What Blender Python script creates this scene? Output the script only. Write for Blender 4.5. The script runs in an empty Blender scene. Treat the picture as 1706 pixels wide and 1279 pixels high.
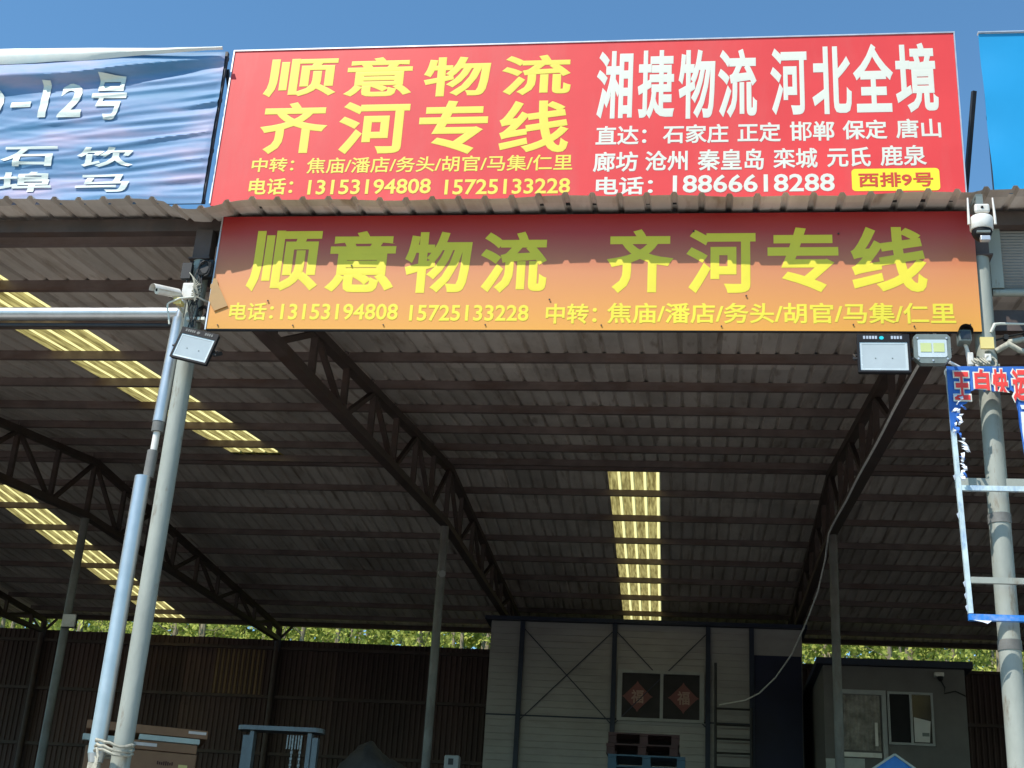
import bpy, bmesh, math, random
from mathutils import Vector, Matrix, noise
random.seed(7)
SC = bpy.context.scene
COL = SC.collection
PI = math.pi

# ------------------------------------------------------------------ camera, sky, sun, exposure
cam = bpy.data.objects.new('camera', bpy.data.cameras.new('camera'))
COL.objects.link(cam)
_r = Vector((0.9908288, 0.1216026, 0.0589154)); _u = Vector((-0.0079006, -0.3831307, 0.9236603)); _f = Vector((-0.1348918, 0.9156548, 0.3786563))
M = Matrix(((_r.x, _u.x, -_f.x, 3.936), (_r.y, _u.y, -_f.y, -9.297), (_r.z, _u.z, -_f.z, 1.6), (0, 0, 0, 1)))
cam.matrix_world = M
cam.data.sensor_fit = 'HORIZONTAL'; cam.data.sensor_width = 36.0; cam.data.lens = 47.81
cam.data.clip_start = 0.1; cam.data.clip_end = 3000
SC.camera = cam

LIGHT = Vector((0.38, 0.47, -0.80)).normalized()      # the way sunlight travels
S = -LIGHT
EL = math.asin(S.z)
AZ = math.atan2(S.x, S.y)                              # clockwise from +Y
w = bpy.data.worlds.new('World'); SC.world = w; w.use_nodes = True
nt = w.node_tree; bg = nt.nodes['Background']
sky = nt.nodes.new('ShaderNodeTexSky'); sky.sky_type = 'NISHITA'; sky.sun_disc = False
sky.sun_elevation = EL; sky.sun_rotation = AZ; sky.altitude = 0; sky.air_density = 1.0; sky.dust_density = 0.0; sky.ozone_density = 0.6
tint = nt.nodes.new('ShaderNodeMix'); tint.data_type = 'RGBA'; tint.blend_type = 'MULTIPLY'; tint.inputs[0].default_value = 1.0; tint.inputs[7].default_value = (0.75, 1.12, 1.25, 1)
nt.links.new(sky.outputs[0], tint.inputs[6]); nt.links.new(tint.outputs[2], bg.inputs[0]); bg.inputs[1].default_value = 0.10
sun = bpy.data.objects.new('sun', bpy.data.lights.new('sun', 'SUN')); COL.objects.link(sun)
sun.data.energy = 3.7; sun.data.angle = math.radians(0.5); sun.data.color = (1.0, 0.945, 0.86)
sun.rotation_euler = LIGHT.to_track_quat('-Z', 'Y').to_euler(); sun.location = (-10, -20, 30)
SC.view_settings.view_transform = 'Standard'; SC.view_settings.look = 'None'
SC.view_settings.exposure = 0.72; SC.view_settings.gamma = 1.0
SC.cycles.max_bounces = 10; SC.cycles.diffuse_bounces = 6; SC.cycles.transmission_bounces = 6
SC.cycles.use_denoising = True

# ------------------------------------------------------------------ materials
def lin(r, g, b):
    f = lambda c: (c / 255 / 12.92) if c <= 10.3 else ((c / 255 + 0.055) / 1.055) ** 2.4
    return (f(r), f(g), f(b), 1)

def mat(name, col, rough=0.6, metal=0.0, var=0.25, scale=3.0, dirt=None, dirt_amt=0.0, dirt_scale=(1, 1, 1), dirt_lo=0.48, dirt_hi=0.72, bump=0.0, bump_scale=40, spec=0.4, stretch=(1, 1, 1)):
    m = bpy.data.materials.new(name); m.use_nodes = True
    n = m.node_tree.nodes; l = m.node_tree.links; b = n['Principled BSDF']
    b.inputs['Roughness'].default_value = rough; b.inputs['Metallic'].default_value = metal
    b.inputs['Specular IOR Level'].default_value = spec
    tc = n.new('ShaderNodeTexCoord'); mp = n.new('ShaderNodeMapping'); mp.inputs['Scale'].default_value = stretch
    l.new(tc.outputs['Object'], mp.inputs[0])
    no = n.new('ShaderNodeTexNoise'); no.inputs['Scale'].default_value = scale; no.inputs['Detail'].default_value = 6; no.inputs['Roughness'].default_value = 0.62
    l.new(mp.outputs[0], no.inputs['Vector'])
    mr = n.new('ShaderNodeMapRange'); mr.inputs[1].default_value = 0.3; mr.inputs[2].default_value = 0.7
    mr.inputs[3].default_value = 1 - var; mr.inputs[4].default_value = 1 + var * 0.6
    l.new(no.outputs[0], mr.inputs[0])
    mx = n.new('ShaderNodeMix'); mx.data_type = 'RGBA'; mx.blend_type = 'MULTIPLY'; mx.inputs[0].default_value = 1.0
    mx.inputs[6].default_value = (*col[:3], 1)
    l.new(mr.outputs[0], mx.inputs[7])
    out = mx.outputs[2]
    if dirt is not None:
        n2 = n.new('ShaderNodeTexNoise'); n2.inputs['Scale'].default_value = 1.0; n2.inputs['Detail'].default_value = 8; n2.inputs['Roughness'].default_value = 0.7
        mp2 = n.new('ShaderNodeMapping'); mp2.inputs['Scale'].default_value = dirt_scale; mp2.inputs['Location'].default_value = (3.1, 1.7, 5.3)
        l.new(tc.outputs['Object'], mp2.inputs[0]); l.new(mp2.outputs[0], n2.inputs['Vector'])
        r2 = n.new('ShaderNodeMapRange'); r2.inputs[1].default_value = dirt_lo; r2.inputs[2].default_value = dirt_hi; r2.inputs[3].default_value = 0; r2.inputs[4].default_value = dirt_amt
        l.new(n2.outputs[0], r2.inputs[0])
        m2 = n.new('ShaderNodeMix'); m2.data_type = 'RGBA'; m2.inputs[7].default_value = (*dirt[:3], 1)
        l.new(r2.outputs[0], m2.inputs[0]); l.new(out, m2.inputs[6]); out = m2.outputs[2]
    l.new(out, b.inputs['Base Color'])
    rr = n.new('ShaderNodeMapRange'); rr.inputs[3].default_value = max(0.05, rough - 0.1); rr.inputs[4].default_value = min(1, rough + 0.12)
    l.new(no.outputs[0], rr.inputs[0]); l.new(rr.outputs[0], b.inputs['Roughness'])
    if bump > 0:
        n3 = n.new('ShaderNodeTexNoise'); n3.inputs['Scale'].default_value = bump_scale; n3.inputs['Detail'].default_value = 5
        l.new(mp.outputs[0], n3.inputs['Vector'])
        bp = n.new('ShaderNodeBump'); bp.inputs['Strength'].default_value = bump; bp.inputs['Distance'].default_value = 0.02
        l.new(n3.outputs[0], bp.inputs['Height']); l.new(bp.outputs[0], b.inputs['Normal'])
    return m

RUST = (0.10, 0.045, 0.02)
m_concrete = mat('concrete', (0.60, 0.55, 0.48), 0.85, var=0.35, scale=0.7, dirt=(0.42, 0.38, 0.33), dirt_amt=0.6, dirt_scale=(0.5, 0.5, 0.5), bump=0.3, bump_scale=25)
m_unseen_asphalt = mat('unseen_dark_asphalt', (0.055, 0.054, 0.052), 0.9, var=0.3, scale=0.6, bump=0.3)
m_floor = mat('dock_floor', (0.055, 0.045, 0.040), 0.85, var=0.35, scale=0.8, dirt=(0.025, 0.022, 0.02), dirt_amt=0.8, dirt_scale=(0.6, 0.6, 0.6), bump=0.3)
m_roof = mat('roof_sheet', (0.72, 0.655, 0.59), 0.55, var=0.22, scale=1.6, dirt=(0.28, 0.21, 0.15), dirt_amt=0.5, dirt_scale=(2.2, 0.5, 1), stretch=(1, 0.4, 1))
def sheet_variation(m, pitch, amt, sy=2.6, rust=(0.24, 0.16, 0.10)):
    n = m.node_tree.nodes; l = m.node_tree.links; b = n['Principled BSDF']; src = b.inputs['Base Color'].links[0].from_socket
    g = n.new('ShaderNodeNewGeometry'); sp = n.new('ShaderNodeSeparateXYZ'); l.new(g.outputs['Position'], sp.inputs[0])
    cb = n.new('ShaderNodeCombineXYZ')
    for k, p_ in ((0, pitch), (1, sy)):
        dv = n.new('ShaderNodeMath'); dv.operation = 'DIVIDE'; dv.inputs[1].default_value = p_; l.new(sp.outputs[k], dv.inputs[0])
        fl = n.new('ShaderNodeMath'); fl.operation = 'FLOOR'; l.new(dv.outputs[0], fl.inputs[0]); l.new(fl.outputs[0], cb.inputs[k])
    wn = n.new('ShaderNodeTexWhiteNoise'); wn.noise_dimensions = '3D'; l.new(cb.outputs[0], wn.inputs['Vector'])
    mr = n.new('ShaderNodeMapRange'); mr.inputs[3].default_value = 1 - amt; mr.inputs[4].default_value = 1 + amt * 0.5; l.new(wn.outputs[0], mr.inputs[0])
    mx = n.new('ShaderNodeMix'); mx.data_type = 'RGBA'; mx.blend_type = 'MULTIPLY'; mx.inputs[0].default_value = 1.0; l.new(src, mx.inputs[6]); l.new(mr.outputs[0], mx.inputs[7])
    # rust runs along the sheet
    mp = n.new('ShaderNodeMapping'); mp.inputs['Scale'].default_value = (9, 0.9, 9); l.new(g.outputs['Position'], mp.inputs[0])
    no = n.new('ShaderNodeTexNoise'); no.inputs['Scale'].default_value = 1.0; no.inputs['Detail'].default_value = 7; l.new(mp.outputs[0], no.inputs['Vector'])
    r2 = n.new('ShaderNodeMapRange'); r2.inputs[1].default_value = 0.58; r2.inputs[2].default_value = 0.72; r2.inputs[4].default_value = 0.6; l.new(no.outputs[0], r2.inputs[0])
    m2 = n.new('ShaderNodeMix'); m2.data_type = 'RGBA'; m2.inputs[7].default_value = (*rust, 1); l.new(r2.outputs[0], m2.inputs[0]); l.new(mx.outputs[2], m2.inputs[6])
    l.new(m2.outputs[2], b.inputs['Base Color'])
sheet_variation(m_roof, 0.84, 0.22)
m_purlin = mat('purlin_steel', (0.19, 0.148, 0.135), 0.6, var=0.35, scale=2.5, dirt=(0.12, 0.055, 0.03), dirt_amt=0.6, dirt_scale=(1.2, 3, 6))
m_truss = mat('truss_steel', (0.085, 0.062, 0.055), 0.6, var=0.35, scale=4, dirt=RUST, dirt_amt=0.5, dirt_scale=(3, 3, 3))
m_galv = mat('galvanised_post', (0.31, 0.33, 0.29), 0.55, metal=0.0, var=0.16, scale=4, dirt=(0.15, 0.11, 0.07), dirt_amt=0.75, dirt_scale=(8, 8, 2.2), dirt_lo=0.56, dirt_hi=0.66, bump=0.12, bump_scale=30, stretch=(1, 1, 0.4))
m_galvpost2 = mat('inner_post', (0.20, 0.20, 0.19), 0.5, var=0.3, scale=3, dirt=RUST, dirt_amt=0.5, dirt_scale=(5, 5, 1.5))
m_zinc = mat('zinc_pipe', (0.54, 0.56, 0.565), 0.34, metal=0.7, var=0.12, scale=5, dirt=(0.4, 0.4, 0.38), dirt_amt=0.5, dirt_scale=(6, 6, 2), bump=0.06, bump_scale=8)
m_dullband = mat('band_steel', (0.16, 0.16, 0.15), 0.6, var=0.3, scale=8)
m_red = mat('billboard_red', (0.68, 0.048, 0.048), 0.45, var=0.09, scale=0.8, spec=0.35, bump=0.10, bump_scale=1.6, dirt=(0.60, 0.10, 0.09), dirt_amt=0.5, dirt_scale=(2.5, 1, 0.5))
m_yel = mat('lettering_yellow', (0.74, 0.62, 0.075), 0.45, var=0.04, scale=2)
m_wht = mat('lettering_white', (0.66, 0.66, 0.57), 0.45, var=0.04, scale=2)
m_redtxt = mat('lettering_red', (0.55, 0.06, 0.03), 0.45, var=0.04)
m_redtxt2 = mat('lettering_bright_red', (0.72, 0.05, 0.04), 0.45, var=0.15, scale=9)
m_badge = mat('badge_yellow', (0.88, 0.70, 0.03), 0.45, var=0.04)
m_trim = mat('aluminium_trim', (0.62, 0.62, 0.62), 0.35, metal=0.6, var=0.15, scale=6)
m_dark = mat('dark_steel', (0.03, 0.03, 0.032), 0.5, var=0.3, scale=6)
m_black = mat('black_plastic', (0.012, 0.012, 0.014), 0.55, var=0.3, scale=8, spec=0.2)
m_white = mat('white_plastic', (0.72, 0.70, 0.65), 0.4, var=0.12, scale=8, dirt=(0.4, 0.36, 0.28), dirt_amt=0.5, dirt_scale=(9, 9, 9))
m_greyp = mat('grey_casting', (0.16, 0.19, 0.18), 0.45, var=0.2, scale=10)
m_lens = mat('lamp_glass', (0.40, 0.45, 0.46), 0.12, var=0.06, scale=6, spec=0.6)
m_lens2 = mat('lamp_led_panel', (0.50, 0.60, 0.42), 0.15, var=0.06, scale=6, spec=0.6)
m_led = mat('led_yellow', (0.52, 0.58, 0.26), 0.4, var=0.1)
m_refl = mat('lamp_reflector', (0.66, 0.70, 0.66), 0.25, metal=0.3, var=0.1, scale=4)
m_cyan = mat('cyan_mark', (0.02, 0.55, 0.62), 0.4, var=0.05)
m_orange_cable = mat('cable_white', (0.85, 0.84, 0.82), 0.5, var=0.2, scale=10)
m_bcable = mat('cable_black', (0.015, 0.015, 0.015), 0.5, var=0.2)
m_bluebanner = None
m_cyanbill = mat('blue_billboard', (0.008, 0.27, 0.55), 0.4, var=0.06, scale=0.9, spec=0.5, bump=0.06, bump_scale=2)
m_tornblue = mat('torn_blue_vinyl', (0.03, 0.13, 0.46), 0.4, var=0.2, scale=8)
m_frameblue = mat('blue_paint', (0.03, 0.20, 0.62), 0.4, var=0.25, scale=9, dirt=(0.5, 0.55, 0.6), dirt_amt=0.5, dirt_scale=(12, 12, 12))
m_framepale = mat('pale_frame_paint', (0.52, 0.64, 0.66), 0.4, var=0.18, scale=9, dirt=(0.06, 0.16, 0.40), dirt_amt=0.75, dirt_scale=(16, 16, 7))
m_shred = mat('torn_white_vinyl', (0.68, 0.72, 0.78), 0.6, var=0.2, scale=14)
m_shutter = mat('shutter_grey', (0.24, 0.225, 0.205), 0.55, var=0.18, scale=3, dirt=(0.10, 0.09, 0.08), dirt_amt=0.5, dirt_scale=(2, 2, 5))
m_back = mat('back_wall_sheet', (0.105, 0.062, 0.056), 0.6, var=0.4, scale=0.8, dirt=(0.10, 0.068, 0.045), dirt_amt=0.7, dirt_scale=(1.1, 1, 0.25), stretch=(1.5, 1, 0.4))
sheet_variation(m_back, 0.75, 0.4, 50, (0.07, 0.042, 0.034))
m_prefab = mat('prefab_panel', (0.36, 0.345, 0.335), 0.5, var=0.14, scale=0.8, dirt=(0.22, 0.20, 0.185), dirt_amt=0.5, dirt_scale=(0.7, 1, 3))
m_prefabsteel = mat('prefab_blue_steel', (0.02, 0.028, 0.055), 0.5, var=0.3, scale=4)
m_navy = mat('navy_door', (0.012, 0.016, 0.05), 0.5, var=0.3, scale=1.5)
m_winglass = mat('window_glass', (0.035, 0.035, 0.035), 0.08, var=0.3, scale=3, spec=0.6)
m_paperred = mat('poster_red', (0.20, 0.075, 0.07), 0.6, var=0.15, scale=6)
m_gold = mat('poster_gold', (0.40, 0.27, 0.22), 0.5, var=0.15, scale=6)
m_alu = mat('window_frame_grey', (0.34, 0.35, 0.35), 0.45, var=0.15, scale=5)
m_hut = mat('cabin_panel', (0.14, 0.132, 0.126), 0.6, var=0.25, scale=1.2, dirt=(0.11, 0.10, 0.09), dirt_amt=0.7, dirt_scale=(1.2, 1, 0.6))
m_curtain = mat('curtain_cloth', (0.30, 0.28, 0.25), 0.9, var=0.5, scale=7)
m_card = mat('cardboard', (0.29, 0.155, 0.09), 0.85, var=0.16, scale=5, dirt=(0.22, 0.12, 0.07), dirt_amt=0.4, dirt_scale=(3, 3, 3))
m_foam = mat('foam_white', (0.50, 0.56, 0.53), 0.8, var=0.12, scale=8)
m_label = mat('paper_label', (0.70, 0.62, 0.60), 0.7, var=0.12, scale=9)
m_ink = mat('ink_dark', (0.06, 0.015, 0.012), 0.7, var=0.1)
m_stacker = mat('stacker_grey', (0.13, 0.14, 0.15), 0.35, metal=0.3, var=0.2, scale=5, dirt=(0.05, 0.05, 0.05), dirt_amt=0.6, dirt_scale=(6, 6, 3))
m_chain = mat('chain_steel', (0.22, 0.21, 0.20), 0.4, metal=0.7, var=0.4, scale=40)
m_tarp = mat('tarpaulin', (0.055, 0.053, 0.052), 0.55, var=0.35, scale=5, bump=0.5, bump_scale=9)
m_palletred = mat('pallet_red', (0.075, 0.035, 0.032), 0.7, var=0.35, scale=7)
m_palletblue = mat('pallet_blue', (0.05, 0.105, 0.15), 0.55, var=0.25, scale=6)
m_bluesheet = mat('blue_sheet', (0.02, 0.22, 0.70), 0.4, var=0.15, scale=6)
m_rope = mat('rope', (0.42, 0.40, 0.32), 0.9, var=0.4, scale=30)
m_yelltag = mat('yellow_tag', (0.70, 0.58, 0.22), 0.6, var=0.1)
m_tape_shadow = mat('brown_tape_shadow', (0.42, 0.25, 0.10), 0.6, var=0.12, scale=8)  # carton tape, and the shadow painted on the orange sign
m_bark = mat('bark', (0.24, 0.20, 0.13), 0.9, var=0.4, scale=8, stretch=(1, 1, 0.3))
m_soil = mat('soil', (0.13, 0.12, 0.06), 0.95, var=0.4, scale=0.8)

def gradient_mat():
    m = bpy.data.materials.new('sign_orange_gradient'); m.use_nodes = True
    n = m.node_tree.nodes; l = m.node_tree.links; b = n['Principled BSDF']; b.inputs['Roughness'].default_value = 0.42
    g = n.new('ShaderNodeNewGeometry'); s = n.new('ShaderNodeSeparateXYZ'); l.new(g.outputs['Position'], s.inputs[0])
    mr = n.new('ShaderNodeMapRange'); mr.inputs[1].default_value = 5.94; mr.inputs[2].default_value = 6.96
    l.new(s.outputs[2], mr.inputs[0])
    no = n.new('ShaderNodeTexNoise'); no.inputs['Scale'].default_value = 0.9; no.inputs['Detail'].default_value = 4
    l.new(g.outputs['Position'], no.inputs['Vector'])
    ad = n.new('ShaderNodeMath'); ad.operation = 'MULTIPLY_ADD'; ad.inputs[1].default_value = 0.10; l.new(no.outputs[0], ad.inputs[0]); l.new(mr.outputs[0], ad.inputs[2])
    sb = n.new('ShaderNodeMath'); sb.operation = 'SUBTRACT'; sb.inputs[1].default_value = 0.05; l.new(ad.outputs[0], sb.inputs[0])
    cr = n.new('ShaderNodeValToRGB'); e = cr.color_ramp.elements
    e[0].position = 0.0; e[0].color = (0.689, 0.319, 0.042, 1); e[1].position = 1.0; e[1].color = (0.353, 0.010, 0.013, 1)
    for p, c in ((0.22, (0.655, 0.277, 0.063, 1)), (0.50, (0.588, 0.223, 0.088, 1)), (0.66, (0.470, 0.126, 0.063, 1)), (0.84, (0.395, 0.034, 0.025, 1))):
        x = e.new(p); x.color = c
    l.new(sb.outputs[0], cr.inputs[0]); l.new(cr.outputs[0], b.inputs['Base Color'])
    return m
m_orange = gradient_mat()

def banner_mat():
    m = bpy.data.materials.new('faded_blue_banner'); m.use_nodes = True
    n = m.node_tree.nodes; l = m.node_tree.links; b = n['Principled BSDF']; b.inputs['Roughness'].default_value = 0.55; b.inputs['Specular IOR Level'].default_value = 0.2
    tc = n.new('ShaderNodeTexCoord'); mp = n.new('ShaderNodeMapping'); mp.inputs['Scale'].default_value = (0.7, 1, 3.0); mp.inputs['Rotation'].default_value = (0, 0.14, 0)
    l.new(tc.outputs['Object'], mp.inputs[0])
    no = n.new('ShaderNodeTexNoise'); no.inputs['Scale'].default_value = 1.6; no.inputs['Detail'].default_value = 6; l.new(mp.outputs[0], no.inputs['Vector'])
    cr = n.new('ShaderNodeValToRGB'); e = cr.color_ramp.elements
    e[0].position = 0.33; e[0].color = (0.085, 0.22, 0.38, 1); e[1].position = 0.68; e[1].color = (0.37, 0.34, 0.48, 1)
    x = e.new(0.5); x.color = (0.165, 0.28, 0.46, 1)
    l.new(no.outputs[0], cr.inputs[0]); l.new(cr.outputs[0], b.inputs['Base Color'])
    return m
m_bluebanner = banner_mat()

def skylight_mat():
    m = bpy.data.materials.new('fibreglass_skylight'); m.use_nodes = True
    n = m.node_tree.nodes; l = m.node_tree.links
    for k in list(n):
        if k.type == 'BSDF_PRINCIPLED': n.remove(k)
    out = n['Material Output']
    tc = n.new('ShaderNodeTexCoord'); sp = n.new('ShaderNodeSeparateXYZ'); g = n.new('ShaderNodeNewGeometry'); l.new(g.outputs['Position'], sp.inputs[0])
    # dust lies in the flats between the ribs (pitch 0.21 m)
    md = n.new('ShaderNodeMath'); md.operation = 'FLOORED_MODULO'; md.inputs[1].default_value = 0.21
    yo = n.new('ShaderNodeMath'); yo.operation = 'SUBTRACT'; yo.inputs[1].default_value = 11.14; l.new(sp.outputs[1], yo.inputs[0])
    ym = n.new('ShaderNodeMath'); ym.operation = 'MAXIMUM'; ym.inputs[1].default_value = 0.0; l.new(yo.outputs[0], ym.inputs[0])
    xo = n.new('ShaderNodeMath'); xo.operation = 'MULTIPLY_ADD'; xo.inputs[1].default_value = 0.018; l.new(ym.outputs[0], xo.inputs[0]); l.new(sp.outputs[0], xo.inputs[2])
    l.new(xo.outputs[0], md.inputs[0])
    gt = n.new('ShaderNodeMath'); gt.operation = 'GREATER_THAN'; gt.inputs[1].default_value = 0.152; l.new(md.outputs[0], gt.inputs[0])
    mp = n.new('ShaderNodeMapping'); mp.inputs['Scale'].default_value = (14, 1.2, 1); l.new(g.outputs['Position'], mp.inputs[0])
    no = n.new('ShaderNodeTexNoise'); no.inputs['Scale'].default_value = 2.0; no.inputs['Detail'].default_value = 7; l.new(mp.outputs[0], no.inputs['Vector'])
    cr = n.new('ShaderNodeValToRGB'); e = cr.color_ramp.elements
    e[0].position = 0.34; e[0].color = (0.13, 0.10, 0.030, 1); e[1].position = 0.70; e[1].color = (0.44, 0.37, 0.13, 1)
    l.new(no.outputs[0], cr.inputs[0])
    mx = n.new('ShaderNodeMix'); mx.data_type = 'RGBA'; mx.inputs[7].default_value = (0.90, 0.79, 0.33, 1)
    l.new(gt.outputs[0], mx.inputs[0]); l.new(cr.outputs[0], mx.inputs[6])
    t = n.new('ShaderNodeBsdfTranslucent'); d = n.new('ShaderNodeBsdfDiffuse'); l.new(mx.outputs[2], t.inputs[0]); l.new(mx.outputs[2], d.inputs[0])
    ms = n.new('ShaderNodeMixShader'); ms.inputs[0].default_value = 0.22; l.new(t.outputs[0], ms.inputs[1]); l.new(d.outputs[0], ms.inputs[2])
    l.new(ms.outputs[0], out.inputs[0])
    return m
m_skylight = skylight_mat()

def leaf_mat(name, a, b_):
    m = bpy.data.materials.new(name); m.use_nodes = True
    n = m.node_tree.nodes; l = m.node_tree.links
    for k in list(n):
        if k.type == 'BSDF_PRINCIPLED': n.remove(k)
    g = n.new('ShaderNodeNewGeometry'); no = n.new('ShaderNodeTexNoise'); no.inputs['Scale'].default_value = 0.9; no.inputs['Detail'].default_value = 3
    l.new(g.outputs['Position'], no.inputs['Vector'])
    wn = n.new('ShaderNodeMath'); wn.operation = 'MULTIPLY_ADD'; wn.inputs[1].default_value = 0.5; l.new(g.outputs['Random Per Island'], wn.inputs[0])
    sc = n.new('ShaderNodeMath'); sc.operation = 'MULTIPLY'; sc.inputs[1].default_value = 0.6; l.new(no.outputs[0], sc.inputs[0]); l.new(sc.outputs[0], wn.inputs[2])
    cr = n.new('ShaderNodeValToRGB'); e = cr.color_ramp.elements
    e[0].position = 0.2; e[0].color = (*a, 1); e[1].position = 0.8; e[1].color = (*b_, 1); l.new(wn.outputs[0], cr.inputs[0])
    t = n.new('ShaderNodeBsdfTranslucent'); d = n.new('ShaderNodeBsdfDiffuse'); l.new(cr.outputs[0], t.inputs[0]); l.new(cr.outputs[0], d.inputs[0])
    ms = n.new('ShaderNodeMixShader'); ms.inputs[0].default_value = 0.65; l.new(t.outputs[0], ms.inputs[1]); l.new(d.outputs[0], ms.inputs[2])
    l.new(ms.outputs[0], n['Material Output'].inputs[0])
    return m
m_leaf = leaf_mat('leaf_spring', (0.13, 0.19, 0.035), (0.56, 0.59, 0.15))

# ------------------------------------------------------------------ mesh builder
class MB:
    def __init__(s): s.v = []; s.f = []; s.m = []
    def add(s, vs, fs, mi=0):
        o = len(s.v); s.v += [tuple(v) for v in vs]; s.f += [tuple(i + o for i in f) for f in fs]; s.m += [mi] * len(fs); return s
    def box(s, x0, x1, y0, y1, z0, z1, mi=0, rot=None, bev=0.0):
        c = Vector(((x0 + x1) / 2, (y0 + y1) / 2, (z0 + z1) / 2)); h = Vector(((x1 - x0) / 2, (y1 - y0) / 2, (z1 - z0) / 2))
        if bev <= 0:
            vs = [Vector((a * h.x, b * h.y, d * h.z)) for a in (-1, 1) for b in (-1, 1) for d in (-1, 1)]
            fs = [(0, 1, 3, 2), (4, 6, 7, 5), (0, 4, 5, 1), (2, 3, 7, 6), (0, 2, 6, 4), (1, 5, 7, 3)]
        else:
            bm = bmesh.new(); bmesh.ops.create_cube(bm, size=2)
            for v in bm.verts: v.co = Vector((v.co.x * h.x, v.co.y * h.y, v.co.z * h.z))
            bmesh.ops.bevel(bm, geom=bm.edges[:], offset=min(bev, min(h) * 0.9), segments=2, affect='EDGES', profile=0.5)
            bm.verts.index_update(); vs = [v.co.copy() for v in bm.verts]; fs = [[v.index for v in f.verts] for f in bm.faces]; bm.free()
        R = rot.to_matrix().to_3x3() if hasattr(rot, 'to_matrix') else (rot or Matrix.Identity(3))
        return s.add([R @ v + c for v in vs], fs, mi)
    def bar(s, a, b, w_, h_, mi=0, up=(0, 0, 1)):
        """square bar from a to b, w_ wide sideways, h_ deep along up"""
        a = Vector(a); b = Vector(b); d = (b - a).normalized(); up = Vector(up)
        side = d.cross(up)
        if side.length < 1e-4: side = d.cross(Vector((1, 0, 0)))
        side.normalize(); u = side.cross(d)
        vs = [p + side * (x * w_ / 2) + u * (z * h_ / 2) for p in (a, b) for x, z in ((-1, -1), (1, -1), (1, 1), (-1, 1))]
        return s.add(vs, [(3, 2, 1, 0), (4, 5, 6, 7), (0, 1, 5, 4), (1, 2, 6, 5), (2, 3, 7, 6), (3, 0, 4, 7)], mi)
    def tube(s, pts, r, n=10, mi=0, caps=True):
        pts = [Vector(p) for p in pts]; rs = r if isinstance(r, (list, tuple)) else [r] * len(pts)
        vs = []; fs = []; pu = None
        for i, p in enumerate(pts):
            d = ((pts[i + 1] - p) if i == 0 else (p - pts[i - 1]) if i == len(pts) - 1 else (pts[i + 1] - pts[i - 1])).normalized()
            if pu is None: pu = d.orthogonal().normalized()
            else:
                pu = pu - d * pu.dot(d)
                pu = pu.normalized() if pu.length > 1e-5 else d.orthogonal().normalized()
            q = d.cross(pu)
            vs += [p + (pu * math.cos(2 * PI * k / n) + q * math.sin(2 * PI * k / n)) * rs[i] for k in range(n)]
        for i in range(len(pts) - 1):
            fs += [(i * n + k, i * n + (k + 1) % n, (i + 1) * n + (k + 1) % n, (i + 1) * n + k) for k in range(n)]
        if caps: fs += [tuple(range(n - 1, -1, -1)), tuple(range((len(pts) - 1) * n, len(pts) * n))]
        return s.add(vs, fs, mi)
    def lathe(s, c, axis, prof, n=20, mi=0):
        c = Vector(c); axis = Vector(axis).normalized()
        return s.tube([c + axis * t for t, r in prof], [r for t, r in prof], n, mi)
    def prism(s, poly, y0, y1, mi=0):
        """polygon in XZ extruded along Y"""
        n = len(poly); vs = [(x, y0, z) for x, z in poly] + [(x, y1, z) for x, z in poly]
        fs = [tuple(range(n)), tuple(range(2 * n - 1, n - 1, -1))] + [(i, i + n, (i + 1) % n + n, (i + 1) % n) for i in range(n)]
        return s.add(vs, fs, mi)
    def text(s, body, x0, x1, z0, z1, y, mi=0, off=0.02, cut=None, fn=None):
        vs, fs = glyphs(body, off)
        X0 = min(v[0] for v in vs); X1 = max(v[0] for v in vs); Y0 = min(v[1] for v in vs); Y1 = max(v[1] for v in vs)
        P = [(x0 + (v[0] - X0) / (X1 - X0) * (x1 - x0), y - 0.02 * v[2], z0 + (v[1] - Y0) / (Y1 - Y0) * (z1 - z0)) for v in vs]
        if cut is not None or fn is not None:
            bm = bmesh.new(); bv = [bm.verts.new(p) for p in P]
            for f in fs:
                try: bm.faces.new([bv[i] for i in f])
                except ValueError: pass
            if cut is not None:
                bmesh.ops.bisect_plane(bm, geom=bm.verts[:] + bm.edges[:] + bm.faces[:], plane_co=(0, 0, cut), plane_no=(0.12, 0, 1), clear_inner=True)
            if fn is not None:
                bmesh.ops.triangulate(bm, faces=bm.faces[:])
                for _ in range(4):
                    es = [e for e in bm.edges if e.calc_length() > 0.025]
                    if not es: break
                    bmesh.ops.subdivide_edges(bm, edges=es, cuts=1)
                    bmesh.ops.triangulate(bm, faces=[f for f in bm.faces if len(f.verts) > 3])
                for v in bm.verts: v.co = Vector(fn(v.co.x, v.co.z, v.co.y))
            bm.verts.index_update(); P = [v.co.copy() for v in bm.verts]; fs = [[v.index for v in f.verts] for f in bm.faces]; bm.free()
        return s.add(P, fs, mi)
    def build(s, name, mats, parent=None, smooth=False):
        me = bpy.data.meshes.new(name)
        off = Vector(ORG.get(parent.name, (0, 0, 0))) if parent else Vector()
        me.from_pydata([Vector(v) - off for v in s.v], [], s.f)
        for m in (mats if isinstance(mats, (list, tuple)) else [mats]): me.materials.append(m)
        me.polygons.foreach_set('material_index', s.m)
        if smooth: me.polygons.foreach_set('use_smooth', [True] * len(me.polygons))
        me.update()
        o = bpy.data.objects.new(name, me); COL.objects.link(o)
        if parent: o.parent = parent; ORG[o.name] = off
        if smooth:
            try: me.set_sharp_from_angle(angle=math.radians(40))
            except Exception: pass
        return o

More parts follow.
